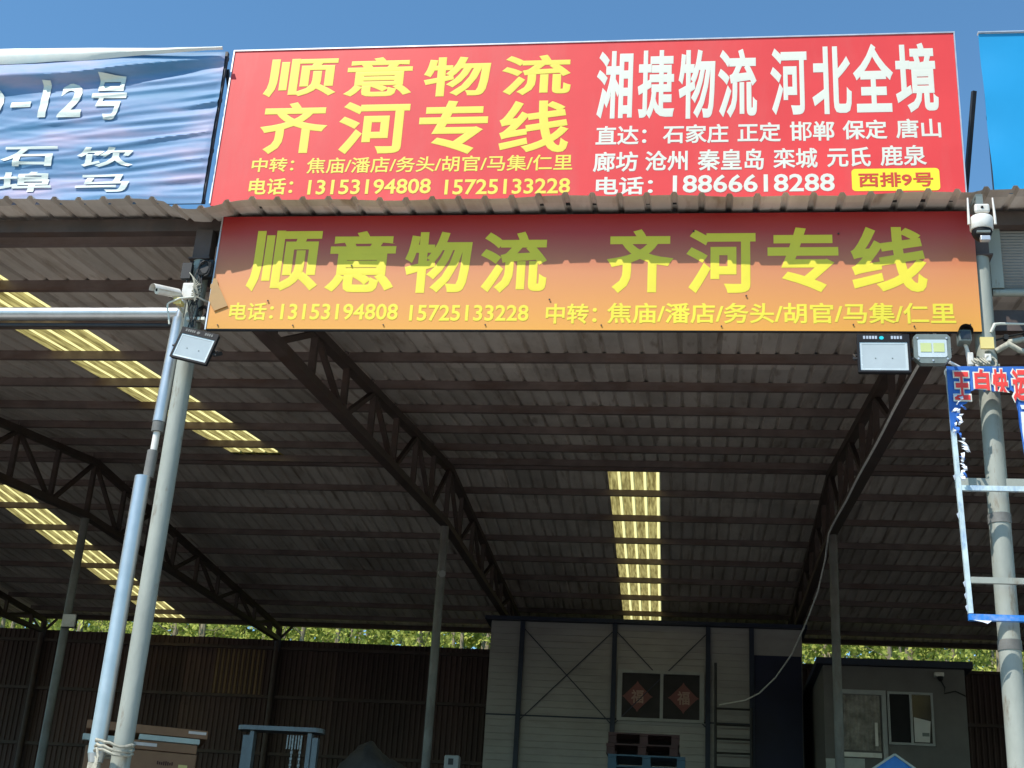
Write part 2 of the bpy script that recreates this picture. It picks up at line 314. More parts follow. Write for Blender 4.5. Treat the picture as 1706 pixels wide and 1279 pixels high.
ORG = {}
LEFT = []; RIGHT = []
_G = {}
def glyphs(body, off):
    k = (body, round(off, 4))
    if k not in _G:
        c = bpy.data.curves.new('lettering', 'FONT'); c.body = body; c.bevel_depth = off; c.bevel_resolution = 0; c.resolution_u = 3
        o = bpy.data.objects.new('lettering', c); COL.objects.link(o)
        bpy.context.view_layer.update()
        me = bpy.data.meshes.new_from_object(o.evaluated_get(bpy.context.evaluated_depsgraph_get()))
        _G[k] = ([tuple(v.co) for v in me.vertices], [tuple(p.vertices) for p in me.polygons if sum(me.vertices[i].co.z for i in p.vertices) > 1e-5])
        bpy.data.objects.remove(o); bpy.data.curves.remove(c); bpy.data.meshes.remove(me)
    return _G[k]

def tag(o, label=None, cat=None, group=None, kind=None):
    if label: o['label'] = label
    if cat: o['category'] = cat
    if group: o['group'] = group
    if kind: o['kind'] = kind
    return o
def thing(name, loc, label, cat, group=None):
    o = bpy.data.objects.new(name, None); o.location = loc; COL.objects.link(o); o.empty_display_size = 0.2
    ORG[o.name] = tuple(loc); return tag(o, label, cat, group)
def solo(mb, name, mats, base, label, cat, group=None, smooth=False):
    """a thing that is one mesh, its origin at base"""
    b = Vector(base); mb.v = [tuple(Vector(v) - b) for v in mb.v]
    o = mb.build(name, mats, None, smooth); o.location = b; return tag(o, label, cat, group)

# ------------------------------------------------------------------ the setting
FL = 1.2                                                # dock floor
tag(MB().add([(-400, -9, 0), (400, -9, 0), (400, -0.8, 0), (-400, -0.8, 0)], [(0, 1, 2, 3)]).build('yard_pavement', m_concrete), kind='structure')
tag(MB().add([(-400, -90, -0.004), (400, -90, -0.004), (400, -9, -0.004), (-400, -9, -0.004)], [(0, 1, 2, 3)]).build('unseen_asphalt', m_unseen_asphalt), kind='structure')  # unseen dark ground, added to cut bounce light on the rear roof
tag(MB().add([(-600, -300, -0.03), (600, -300, -0.03), (600, 900, -0.03), (-600, 900, -0.03)], [(0, 1, 2, 3)]).build('ground', m_soil), kind='structure')
tag(MB().box(-24, 30, -0.8, 22.6, -0.02, FL).build('dock_floor', m_floor), kind='structure')

# ------------------------------------------------------------------ the shed
Ym, Yb = 11.14, 22.32
PITCH = 0.21
def zr(y):                                              # underside of the roof sheet
    return 6.98 + 0.157 * y if y <= Ym else 6.98 + 0.157 * Ym - 0.028 * (y - Ym)
def sag(x, y):
    d = 0.0
    if y < 1.2:
        k = max(0.0, 1 - max(0, y + 0.145) / 1.3)
        d -= 0.075 * k * math.exp(-((x + 0.06) / 0.28) ** 2)
        d += 0.012 * k * math.sin(x * 2.3 + 0.6) + 0.006 * k * math.sin(x * 7.1)
        if x < -0.3: d += 0.035 * k
        if x > 6.0: d += 0.02 * k
    d += 0.006 * noise.noise((x * 1.3, y * 0.8, 0.3))
    return d
shed = thing('freight_shed', (3, 11, FL), 'long open-fronted freight shed with a ribbed metal roof on steel pipe posts and trusses', 'shed')
RP = [(0.0, 0.0), (0.075, 0.0), (0.15, 0.0), (0.166, 0.03), (0.194, 0.03)]
def sheet(k0, k1, ys):
    mb = MB(); prof = []
    for k in range(k0, k1):
        for dx, dz in RP: prof.append((k * PITCH + dx, dz))
    prof.append((k1 * PITCH, 0.0))
    vs = [(x - max(0.0, y - Ym) * 0.018, y, zr(y) + dz + sag(x, y)) for y in ys for x, dz in prof]
    n = len(prof); fs = [(j * n + i, j * n + i + 1, (j + 1) * n + i + 1, (j + 1) * n + i) for j in range(len(ys) - 1) for i in range(n - 1)]
    return mb.add(vs, fs)
YF = [-0.145, 0.0, 0.15, 0.35, 0.6, 0.9, 1.3] + [1.96 + 0.66 * i for i in range(14)] + [Ym]
YB = [Ym + 0.001 + i * 0.66 for i in range(17)] + [22.5]
def jag(ks, lo=3): return ks
BAYS = [(-114, -86), (-86, -58), (-58, -29), (-29, 0), (0, 28), (28, 57), (57, 86), (86, 115), (115, 143)]
SKYF = {-29: (-17, -13), -86: (-72, -68), 28: (42, 46), 86: (98, 102)}
SKYB = {0: (12, 16), -58: (-43, -39), 57: (70, 74)}
for (a, b) in BAYS:
    for ys, skyl, nm in ((YF, SKYF, 'front'), (YB, SKYB, 'rear')):
        r = skyl.get(a)
        mb = MB(); segs = [(a, b)] if not r else [(a, r[0]), (r[1], b)]
        for s0, s1 in segs:
            q = sheet(s0, s1, ys); mb.add(q.v, q.f)
        o = mb.build('roof_sheet', m_roof, shed)
        if r: sheet(r[0], r[1], ys).build('skylight', m_skylight, o)
MB().add([(x, y, z) for x in (-24, 30) for y, z in ((Ym - 0.35, zr(Ym) - 0.01), (Ym, zr(Ym) + 0.08), (Ym + 0.35, zr(Ym) + 0.03))], [(0, 3, 4, 1), (1, 4, 5, 2)]).build('ridge_cap', m_roof, shed)

PH = 0.105
PYS = [0.62, 1.90, 3.22, 4.54, 5.86, 7.18, 8.50, 9.82, 11.02, 11.26] + [Ym + 1.31 * k for k in range(1, 8)] + [21.5]
def purlin(x0, x1, y):
    z1 = zr(y) - 0.004 + min(0, sag((x0 + x1) / 2, y)); z0 = z1 - PH; t = 0.004; wd = 0.055
    mb = MB()
    mb.box(x0, x1, y - wd / 2, y - wd / 2 + t, z0, z1)           # web towards the yard
    mb.box(x0, x1, y - wd / 2 + t, y + wd / 2, z0, z0 + t); mb.box(x0, x1, y - wd / 2 + t, y + wd / 2, z1 - t, z1)
    mb.box(x0, x1, y + wd / 2 - t, y + wd / 2, z0 + t, z0 + 0.02)
    return mb
for (x0, x1) in ((-12, -6), (-6, 0), (0, 6), (6, 12)):
    for y in PYS:
        purlin(x0 + 0.004, x1 - 0.004, y).build('purlin', m_purlin, shed)
for (x0, x1) in ((-24, -12), (12, 30)):
    for y in PYS[::3]: purlin(x0 + 0.004, x1 - 0.004, y).build('purlin', m_purlin, shed)

def zt(y): return zr(y) - PH - 0.05
def zb(y): return 6.45 + 0.108 * y if y <= Ym else 7.655 + 0.03 * (y - Ym)
for X in (-12, -6, 0, 6, 12):
    t = bpy.data.objects.new('truss', None); COL.objects.link(t); t.parent = shed; t.empty_display_size = 0.2; ORG[t.name] = ORG['freight_shed']
    MB().bar((X, 0.33, zt(0.33)), (X, Ym, zt(Ym)), 0.12, 0.10).bar((X, Ym, zt(Ym)), (X, Yb, zt(Yb)), 0.12, 0.10).build('top_chord', m_truss, t)
    MB().bar((X, 0.33, zb(0.33)), (X, Ym, zb(Ym)), 0.13, 0.10).bar((X, Ym, zb(Ym)), (X, Yb, zb(Yb)), 0.13, 0.10).build('bottom_chord', m_truss, t)
    ys = [1.90, 3.22, 4.54, 5.86, 7.18, 8.50, 9.82, 11.14]; prev = 0.62
    for i, y in enumerate(ys):
        MB().bar((X, y, zb(y)), (X, y, zt(y)), 0.075, 0.07).build('web_bar', m_truss, t)
        a, b = (prev, y) if i % 2 else (y, prev)
        MB().bar((X + 0.004, a + (0.05 if a < b else -0.05), zb(a)), (X + 0.004, b, zt(b)), 0.06, 0.06, up=(1, 0, 0)).build('web_bar', m_truss, t)
        prev = y
    ys = [Ym + 1.31 * k for k in range(1, 9)]; prev = Ym
    for i, y in enumerate(ys):
        MB().bar((X, y, zb(y)), (X, y, zt(y)), 0.075, 0.07).build('web_bar', m_truss, t)
        a, b = (prev, y) if i % 2 else (y, prev)
        MB().bar((X + 0.004, a, zb(a)), (X + 0.004, b, zt(b)), 0.06, 0.06, up=(1, 0, 0)).build('web_bar', m_truss, t)
        prev = y
    # posts
    if X in (-6, 0, 6):
        r = 0.070 if X <= 0 else 0.074
        px = {-6: -6.24, 0: -0.093, 6: 6.046}[X]; py = 0.22
        p = MB(); p.tube([(px, py, FL), (px, py, 6.60)], r, 24); p.lathe((px, py, FL), (0, 0, 1), [(0, 0.13), (0.012, 0.13), (0.013, r)], 20);
        po = p.build('front_post', m_galv, shed, smooth=True)
        MB().box(px - 0.07, px + 0.07, py - 0.05, py + 0.07, 6.601, 6.87).box(px - 0.09, px + 0.09, py - 0.08, py + 0.08, 6.588, 6.600).build('post_head', m_truss, po)
        if X == 6:
            for z in (4.535, 3.645): MB().tube([(px, py, z - 0.035), (px, py, z + 0.035)], r + 0.006, 24).build('band', m_dullband, po, smooth=True)
    p = MB(); p.tube([(X, Ym, FL), (X, Ym, zb(Ym) - 0.045)], 0.066, 18); p.box(X - 0.12, X + 0.12, Ym - 0.12, Ym + 0.12, FL, FL + 0.012)
    p.build('inner_post', m_galvpost2, shed, smooth=True)
for X in (-12, -6, 0, 6, 12):
    MB().tube([(X, Yb, FL), (X, Yb, zr(Yb) - 0.15)], 0.075, 14).build('rear_post', m_truss, shed, smooth=True)
    MB().bar((X, Yb - 0.0, 7.95), (X - 0.32, Yb, 8.30), 0.05, 0.05).bar((X, Yb, 7.95), (X + 0.32, Yb, 8.30), 0.05, 0.05).build('knee_brace', m_truss, shed)
MB().box(-24, 30, Yb - 0.06, Yb + 0.06, 8.305, 8.41).build('eave_beam', m_truss, shed)
MB().box(-24, 30, 0.20, 0.29, 6.875, 6.99).build('front_beam', m_truss, shed)
# rear wall of ribbed sheets, its top running slightly down to the right
def rear_wall(x0, x1):
    mb = MB(); P = 0.125; n = int((x1 - x0) / P); prof = []
    for k in range(n):
        x = x0 + k * P
        prof += [(x, 0.0), (x + 0.07, 0.0), (x + 0.085, 0.025), (x + 0.11, 0.025)]
    prof.append((x0 + n * P, 0))
    zt_ = lambda x: 7.93 - 0.010 * x + 0.015 * noise.noise((x * 1.5, 0, 0))
    vs = []
    for x, d in prof: vs += [(x, Yb + 0.13 - d, FL), (x, Yb + 0.13 - d, zt_(x))]
    mb.add(vs, [(2 * i, 2 * i + 2, 2 * i + 3, 2 * i + 1) for i in range(len(prof) - 1)])
    return mb
rw = rear_wall(-24, 30).build('rear_wall', m_back, shed)
for z in (7.78, 6.62, 5.31, 3.9, 2.4):
    MB().box(-24, 30, Yb + 0.02, Yb + 0.095, z - 0.035, z + 0.035).build('rail', m_truss, rw)
# one paler sheet in the rear wall
q = MB(); vs = []; pr = []
for k in range(10): pr += [(-7.55 + k * 0.125, 0), (-7.48 + k * 0.125, 0), (-7.465 + k * 0.125, 0.025), (-7.44 + k * 0.125, 0.025)]
for x, d in pr: vs += [(x, Yb + 0.122 - d, 6.66), (x, Yb + 0.122 - d, 7.74)]
q.add(vs, [(2 * i, 2 * i + 2, 2 * i + 3, 2 * i + 1) for i in range(len(pr) - 1)])
m_palesheet = mat('paler_wall_sheet', (0.26, 0.17, 0.09), 0.6, var=0.4, scale=1.5, stretch=(3, 1, 0.3))
tag(q.build('wall_sheet', m_palesheet, rw), label='paler tan ribbed sheet in the dark rear wall')

# ------------------------------------------------------------------ red billboard on the roof
bb = thing('billboard', (2.95, 0.06, 7.03), 'wide red roof billboard with yellow and white Chinese lettering and phone numbers', 'billboard')
BY = 0.06
p = MB()
# slightly taut vinyl: a grid with shallow waves
nx, nz = 60, 14; X0, X1, Z0, Z1 = -0.035, 5.952, 7.03, 8.55
def bz(x, z, y): return (x, y - 0.0007 * noise.noise((x * 1.1, z * 1.6, 2.0)), z)
vs = [bz(X0 + (X1 - X0) * i / nx, Z0 + (Z1 - Z0) * j / nz, BY) for j in range(nz + 1) for i in range(nx + 1)]
p.add(vs, [(j * (nx + 1) + i, j * (nx + 1) + i + 1, (j + 1) * (nx + 1) + i + 1, (j + 1) * (nx + 1) + i) for j in range(nz) for i in range(nx)], 0)
HY = [('顺', 0.268, 0.901, 8.075, 8.46), ('意', 0.968, 1.552, 8.062, 8.455), ('物', 1.647, 2.211, 8.048, 8.44), ('流', 2.307, 2.886, 8.043, 8.438),
      ('齐', 0.290, 0.870, 7.515, 8.020), ('河', 0.966, 1.559, 7.504, 8.011), ('专', 1.646, 2.220, 7.488, 8.005), ('线', 2.316, 2.889, 7.491, 7.989)]
for c, a, b, z0, z1 in HY: p.text(c, a, b, z0, z1, BY - 0.0018, 1, 0.026)
for c, a, b, z0, z1, of in [('中转：', 0.269, 0.629, 7.342, 7.478, .018), ('焦庙/潘店/务头/胡官/马集/仁里', 0.738, 2.932, 7.322, 7.472, .014), ('电话：', 0.272, 0.645, 7.128, 7.283, .022), ('13153194808', 0.773, 1.795, 7.121, 7.262, .019), ('15725133228', 1.910, 2.923, 7.108, 7.250, .019)]:
    p.text(c, a, b, z0, z1, BY - 0.0018, 1, of)
for c, a, b, z0, z1 in [('湘', 3.100, 3.395, 7.801, 8.458), ('捷', 3.437, 3.735, 7.793, 8.456), ('物', 3.767, 4.063, 7.786, 8.453), ('流', 4.084, 4.394, 7.787, 8.449), ('河', 4.502, 4.792, 7.805, 8.445), ('北', 4.830, 5.138, 7.805, 8.451), ('全', 5.153, 5.465, 7.815, 8.467), ('境', 5.479, 5.803, 7.805, 8.464)]:
    p.text(c, a, b, z0, z1, BY - 0.0018, 2, 0.026)
for c, a, b, z0, z1, of in [('直达：', 3.111, 3.518, 7.550, 7.730, .022), ('石家庄', 3.648, 4.167, 7.553, 7.732, .022), ('正定', 4.239, 4.578, 7.556, 7.739, .022), ('邯郸', 4.649, 4.994, 7.560, 7.742, .022), ('保定', 5.055, 5.397, 7.565, 7.746, .022), ('唐山', 5.463, 5.805, 7.569, 7.749, .022),
    ('廊坊', 3.099, 3.455, 7.300, 7.488, .022), ('沧州', 3.511, 3.848, 7.303, 7.491, .022), ('秦皇岛', 3.925, 4.442, 7.303, 7.497, .020), ('栾城', 4.513, 4.856, 7.311, 7.498, .020), ('元氏', 4.927, 5.261, 7.317, 7.498, .022), ('鹿泉', 5.333, 5.683, 7.322, 7.508, .018),
    ('电话：', 3.128, 3.578, 7.092, 7.255, .022), ('18866618288', 3.734, 4.980, 7.103, 7.264, .020)]:
    p.text(c, a, b, z0, z1, BY - 0.0018, 2, of)
# rounded yellow badge
def rrect(x0, x1, z0, z1, r, n=5):
    o = []
    for cx, cz, a0 in ((x1 - r, z0 + r, -90), (x1 - r, z1 - r, 0), (x0 + r, z1 - r, 90), (x0 + r, z0 + r, 180)):
        o += [(cx + r * math.cos(math.radians(a0 + 90 * k / n)), cz + r * math.sin(math.radians(a0 + 90 * k / n))) for k in range(n + 1)]
    return o
poly = rrect(5.110, 5.769, 7.101, 7.299, 0.03)
p.add([(x, BY - 0.0018, z) for x, z in poly], [tuple(range(len(poly)))], 3)
p.text('西排9号', 5.160, 5.720, 7.136, 7.264, BY - 0.0040, 4, 0.022)
p.build('panel', [m_red, m_yel, m_wht, m_badge, m_redtxt], bb)
f = MB()
for z in (7.03, 7.53, 8.03, 8.53): f.box(X0, X1, BY + 0.012, BY + 0.052, z, z + 0.02 if z > 8.5 else z + 0.04)
for i in range(7):
    x = X0 + 0.003 + (X1 - X0 - 0.046) * i / 6
    f.box(x, x + 0.04, BY + 0.054, BY + 0.094, 7.06, 8.545)
f.build('frame', m_dark, bb)
f = MB(); f.box(X0 - 0.012, X1 + 0.012, BY - 0.008, BY + 0.03, 8.551, 8.563); f.box(X0 - 0.012, X0 - 0.001, BY - 0.008, BY + 0.03, 7.05, 8.550); f.box(X1 + 0.001, X1 + 0.010, BY - 0.008, BY + 0.03, 7.05, 8.550)
f.build('edge_trim', m_trim, bb)
for x in (0.5, 2.9, 5.5):
    MB().bar((x, BY + 0.1, 8.4), (x, BY + 1.3, zr(1.4) + 0.05), 0.04, 0.04).build('strut', m_dark, bb)

# ------------------------------------------------------------------ orange sign under the eave
og = thing('sign_board', (3.03, 0.12, 5.94), 'long orange signboard with yellow Chinese lettering hanging between two posts under the eave', 'sign')
SY = 0.12
p = MB()
nx, nz = 50, 8; X0, X1, Z0, Z1 = 0.072, 6.006, 5.945, 6.955
def oz(x, z, y): return (x, y - 0.0007 * noise.noise((x * 0.9, z * 1.6, 7.0)), z + (0.004 - 0.008 * x / 6))
vs = [oz(X0 + (X1 - X0) * i / nx, Z0 + (Z1 - Z0) * j / nz, SY) for j in range(nz + 1) for i in range(nx + 1)]
p.add(vs, [(j * (nx + 1) + i, j * (nx + 1) + i + 1, (j + 1) * (nx + 1) + i + 1, (j + 1) * (nx + 1) + i) for j in range(nz) for i in range(nx)], 0)
for c, a, b, z0, z1 in [('顺', 0.345, 0.934, 6.275, 6.826), ('意', 0.993, 1.553, 6.268, 6.816), ('物', 1.629, 2.162, 6.261, 6.805), ('流', 2.236, 2.766, 6.261, 6.800), ('齐', 3.232, 3.747, 6.257, 6.814), ('河', 3.845, 4.374, 6.256, 6.806), ('专', 4.464, 4.995, 6.263, 6.820), ('线', 5.086, 5.643, 6.263, 6.820)]:
    p.text(c, a, b, z0, z1, SY - 0.0018, 1, 0.029)
for c, a, b, z0, z1, of in [('电话：', 0.244, 0.607, 6.022, 6.177, .022), ('13153194808', 0.665, 1.613, 6.025, 6.167, .020), ('15725133228', 1.706, 2.644, 6.017, 6.157, .020), ('中转：', 2.777, 3.171, 5.995, 6.168, .022), ('焦庙/潘店/务头/胡官/马集/仁里', 3.247, 5.828, 6.000, 6.175, .020)]:
    p.text(c, a, b, z0, z1, SY - 0.0018, 1, of)
m_yel2 = mat('lettering_faded_yellow', (0.74, 0.63, 0.045), 0.45, var=0.06, scale=2)
p.build('panel', [m_orange, m_yel2], og)
f = MB(); f.box(X0, X1, SY + 0.006, SY + 0.03, 5.938, 5.962); f.box(X0, X1, SY + 0.006, SY + 0.03, 6.93, 6.955)
for i in range(6):
    x = X0 + 0.002 + (X1 - X0 - 0.034) * i / 5; f.box(x, x + 0.03, SY + 0.032, SY + 0.06, 5.96, 6.94)
f.build('frame', m_dark, og)
f = MB(); f.box(X0 - 0.012, X0 - 0.001, SY - 0.006, SY + 0.03, 5.94, 6.955)
f.build('edge_trim', m_trim, og)
f = MB()
for x in [0.2, 0.75, 1.5, 2.4, 3.3, 4.2, 5.1, 5.6, 5.9]: f.lathe((x + random.uniform(-.1, .1), SY - 0.010, 5.975 + random.uniform(0, .02)), (0, 1, 0), [(0, 0.006), (0.006, 0.006)], 8)
for x, z in [(1.2, 6.50), (2.8, 6.2), (3.9, 6.79), (5.0, 6.76), (0.55, 6.19), (4.3, 6.23)]: f.lathe((x, SY - 0.012, z), (0, 1, 0), [(0, 0.007), (0.006, 0.007)], 8)
f.build('screw', m_dark, og)
solo(MB().prism([(0.070, 6.395), (0.105, 6.375), (0.118, 6.335), (0.225, 6.145), (0.120, 6.100), (0.062, 6.190)], SY - 0.012, SY - 0.0095).box(0.055, 0.075, SY - 0.0095, SY - 0.003, 6.30, 6.34), 'painted_shadow', m_tape_shadow, (0.12, SY, 6.1), 'brown painted shadow on the left edge of the long orange signboard', 'tag')  # thin brown plate in the outline of a cast shadow

# ------------------------------------------------------------------ wrinkled banner on the neighbouring roof
bl = thing('banner', (-3.0, 0.0, 7.05), 'faded blue banner with loose wrinkles and pale Chinese lettering on the roof', 'banner')
RIDGES = [(8.42, .147, .018), (8.31, .16, .010), (8.20, .12, .013), (8.08, .15, .010), (8.00, .155, .022), (7.90, .14, .011), (7.82, .15, .009), (7.71, .146, .022), (7.60, .12, .010), (7.53, .13, .008), (7.44, .11, .018), (7.36, .10, .010), (7.26, .10, .012), (7.17, .08, .008)]
def fold(x, z, y):
    u = x + 0.08                                           # 0 at the right edge, negative leftwards
    k = math.exp(u / 1.6)
    n1 = noise.noise((x * 0.7, z * 2.2, 0.0)); n2 = noise.noise((x * 0.5 + 4, z * 1.3, 3.0))
    s = z - 8.5 - 0.13 * u - 0.045 * u * u * (1 if z < 8.2 else 0.2) + 0.06 * n1
    a = 0.014 * n2 + 0.018 * noise.noise((x * 0.9 + z * 1.1, z * 3.4 - x * 0.55, 9.0)) + 0.004 * (0.15 + k) * math.sin(s * 41 + 4 * n1) + 0.002 * (0.1 + k) * math.sin(s * 90 + 9 * n2 + 3 * x)
    for q, (z0, sl, am) in enumerate(RIDGES):
        d = z - (z0 + sl * u - 0.012 * u * u * (1 if q % 2 else -0.6) + 0.016 * noise.noise((x * 1.6, q * 3.7, 0)))
        if -0.14 < d < 0.14:
            wv = 0.030 if d > 0 else 0.016
            a += am * 1.15 * math.exp(u / 1.9) * math.exp(-(d / wv) ** 2) * (0.75 + 0.6 * noise.noise((x * 2.1, q * 5.1, 4)))
    v = x + 2.1
    zp = 8.19 + 0.045 * v + 0.042 * v * abs(v) + 0.012 * noise.noise((x * 1.7, 3, 8))
    d = (z - zp) / 0.010                                   # one deep overhanging pleat
    if d > -40:
        a += 0.098 / (1 + math.exp(-d)) * math.exp(-max(0.0, z - zp) / 0.20) * (0.35 + 0.65 * min(1, max(0, -u / 0.9)))
    e = min(1.0, max(0.0, (8.50 - z) / 0.08)) * min(1.0, max(0.0, -u / 0.05))
    return (x + 0.008 * noise.noise((z * 7, x, 1)), y - a * (0.25 + 0.75 * e), z)
xs = [-6.0 + 0.12 * i for i in range(29)] + [-2.52 + 0.0163 * i for i in range(150)]
zs = [7.02 + (8.505 - 7.02) * j / 110 for j in range(111)]
p = MB(); n = len(xs)
def top_edge(x): return 8.505 + (0.045 * min(1, max(0, (-0.35 - x) / 1.6)))
vs = []
for j, z in enumerate(zs):
    for x in xs:
        zz = 7.02 + (z - 7.02) * (top_edge(x) - 7.02) / (8.505 - 7.02); q = fold(x, z, 0.0); vs.append((q[0], q[1], zz))
p.add(vs, [(j * n + i, j * n + i + 1, (j + 1) * n + i + 1, (j + 1) * n + i) for j in range(110) for i in range(n - 1)], 0)
for c, a, b, z0, z1, of in [('号', -1.213, -0.908, 7.835, 8.275, .02), ('2', -1.496, -1.284, 7.863, 8.208, .03), ('1', -1.672, -1.600, 7.869, 8.215, .004), ('-', -1.942, -1.758, 7.975, 8.030, .03), ('0', -2.24, -2.015, 7.880, 8.170, .03),
                        ('石', -1.918, -1.424, 7.388, 7.575, .02), ('饮', -1.245, -0.741, 7.377, 7.563, .02), ('埠', -1.923, -1.424, 7.143, 7.337, .02), ('马', -1.207, -0.735, 7.134, 7.306, .02)]:
    p.text(c, a, b, z0, z1, -0.010, 1, of, fn=fold)
m_fadedtxt = mat('lettering_faded_white', (0.66, 0.72, 0.66), 0.5, var=0.08, scale=4)
p.build('cloth', [m_bluebanner, m_fadedtxt], bl, smooth=True)
# bleached hem along the top
p = MB(); vs = []; hx = [-6 + 0.1 * i for i in range(57)] + [-0.34 + 0.03 * i for i in range(9)]
for x in hx:
    hw = 0.025 + 0.17 * min(1, max(0, (-0.25 - x) / 1.5)) * (0.8 + 0.3 * noise.noise((x * 1.4, 5, 5)))
    for t in (0, 0.33, 0.66, 1):
        z = top_edge(x) + 0.012 - hw * t
        vs.append((x, -0.055 - 0.03 * math.sin(t * PI) - 0.012 * noise.noise((x * 3, z * 6, 2)), z))
p.add(vs, [(i * 4 + t, i * 4 + t + 1, (i + 1) * 4 + t + 1, (i + 1) * 4 + t) for i in range(len(hx) - 1) for t in range(3)])
m_hem = mat('bleached_hem', (0.74, 0.76, 0.70), 0.5, var=0.12, scale=3, dirt=(0.30, 0.55, 0.62), dirt_amt=0.6, dirt_scale=(1.5, 1, 5))
p.build('hem', m_hem, bl, smooth=True)
f = MB()
for x in (-6.0, -4.5, -3.0, -1.5, -0.115): f.box(x, x + 0.035, 0.012, 0.05, 7.05, 8.52)
for z in (7.06, 7.55, 8.05, 8.47): f.box(-6, -0.09, 0.052, 0.085, z, z + 0.035)
f.build('frame', m_dark, bl)
MB().bar((-0.10, 0.1, 8.4), (-0.02, 0.9, 7.25), 0.03, 0.03).build('strut', m_dark, bl)

# ------------------------------------------------------------------ blue billboard to the right
br = thing('billboard', (9.0, 0.0, 7.05), 'plain bright blue roof billboard at the right beside the wide red one', 'billboard')
p = MB(); nx, nz = 50, 14
def rz(x, z): 
    e = 0.012 * math.sin((z - 7.05) * 9) * math.exp(-(x - 6.13) * 3)
    return (x + (0.014 * (8.5 - z) if x < 6.2 else 0) , -0.006 * noise.noise((x * 1.4, z * 2, 4)) - e, z)
vs = [rz(6.13 + (12 - 6.13) * (i / nx) ** 1.5, 7.03 + 1.46 * j / nz) for j in range(nz + 1) for i in range(nx + 1)]
p.add(vs, [(j * (nx + 1) + i, j * (nx + 1) + i + 1, (j + 1) * (nx + 1) + i + 1, (j + 1) * (nx + 1) + i) for j in range(nz) for i in range(nx)], 0)
p.build('panel', m_cyanbill, br, smooth=True)
f = MB()
for x in (6.155, 7.6, 9.0, 10.5, 11.9): f.box(x, x + 0.035, 0.03, 0.065, 7.08, 8.48)
for z in (7.08, 7.75, 8.44): f.box(6.16, 11.9, 0.068, 0.1, z, z + 0.035)
f.build('frame', m_dark, br)
MB().box(6.125, 12, -0.02, 0.02, 8.492, 8.502).build('edge_trim', m_trim, br)
solo(MB().bar((6.085, 0.10, 8.02), (5.995, 0.35, 7.10), 0.032, 0.032), 'brace_bar', m_dark, (5.99, 0.35, 7.05), 'dark slanted steel brace in the gap between the red and plain blue billboards', 'brace')

# ------------------------------------------------------------------ roller shutter of the next bay
sh = thing('roller_shutter', (9.0, 0.3, 6.33), 'grey rolled-down shutter panel with fine ribs beside the orange sign', 'shutter')
p = MB(); n = 46; vs = []
for i in range(n + 1):
    z = 6.36 + (6.93 - 6.36) * i / n
    for x in (6.23, 11.8): vs.append((x, 0.30 - (0.007 if i % 2 else 0), z))
p.add(vs, [(2 * i, 2 * i + 1, 2 * i + 3, 2 * i + 2) for i in range(n)])
p.build('slat_panel', m_shutter, sh)
MB().tube([(6.14, 0.28, 6.335), (11.9, 0.28, 6.335)], 0.028, 12).build('bottom_rail', m_galv, sh, smooth=True)
MB().box(6.135, 6.225, 0.26, 0.32, 6.37, 6.95).build('side_rail', m_galv, sh)
MB().box(6.10, 11.9, 0.34, 0.42, 6.05, 6.22).build('lower_beam', m_truss, sh)

# ------------------------------------------------------------------ torn blue sign on the right post
ts = thing('torn_sign', (6.2, -0.2, 3.73), 'torn blue banner sign on a pale metal frame in front of the right post', 'sign')
TY = -0.20; XR = 6.78
def sx(z): return 5.665 + (5.51 - z) * 0.024
f = MB()
f.bar((sx(5.50) + .016, TY, 5.50), (sx(3.76) + .016, TY, 3.76), 0.032, 0.032)
f.bar((XR, TY, 5.50), (XR, TY, 3.76), 0.032, 0.032)
f.box(sx(5.5), XR + .016, TY + .018, TY + .048, 5.475, 5.505)
f.build('frame', m_framepale, ts)
MB().box(sx(4.63) + .034, XR - .018, TY - .014, TY + .016, 4.605, 4.640).build('cross_bar', m_framepale, ts)
MB().box(sx(4.72) + .034, XR - .018, -0.03, 0.01, 4.685, 4.755).build('cross_bar', m_galv, ts)
MB().box(sx(3.99) + .034, XR - .018, TY - .014, TY + .016, 3.965, 4.005).build('cross_bar', m_galv, ts)
MB().box(sx(3.74), XR + .02, TY - .02, TY + .02, 3.715, 3.755).build('bottom_bar', m_frameblue, ts)
# vinyl: what is left of it, torn round the post
edge = [(5.668, 5.515), (5.670, 5.03), (5.690, 5.06), (5.705, 5.00), (5.712, 5.12), (5.733, 5.08), (5.742, 5.19), (5.755, 5.22), (5.79, 5.235), (5.812, 5.26), (5.822, 5.325)]
x = 5.85
while x < 6.10:
    edge.append((x, 5.335 + random.uniform(-.014, .014))); x += 0.022
edge += [(6.115, 5.315), (6.122, 5.22), (6.130, 5.17), (6.127, 5.08), (6.138, 4.99), (6.145, 4.82), (6.152, 4.84), (6.158, 4.76), (6.175, 4.92), (6.21, 4.85), (6.25, 5.0), (6.33, 4.93), (6.40, 5.06), (6.50, 4.98), (6.60, 5.12), (6.70, 5.02), (XR + .012, 5.05), (XR + .012, 5.515)]
p = MB(); low = edge[1:-1]; vs = []
for a, b in low: vs += [(a, TY - 0.022 - 0.006 * noise.noise((a * 9, 0, 0)), 5.515), (a, TY - 0.022 - 0.012 * noise.noise((a * 12, b * 9, 0)), b)]
p.add(vs, [(2 * k, 2 * k + 1, 2 * k + 3, 2 * k + 2) for k in range(len(low) - 1)], 0)
p.prism([(6.150, 5.19), (6.142, 5.22), (6.50, 5.22), (6.49, 5.20)], TY - 0.0385, TY - 0.0355, 3)
p.prism([(6.150, 4.88), (6.142, 5.02), (6.142, 5.17), (6.50, 5.17), (6.49, 5.03), (6.32, 5.0), (6.22, 4.95)], TY - 0.0385, TY - 0.0355, 3)
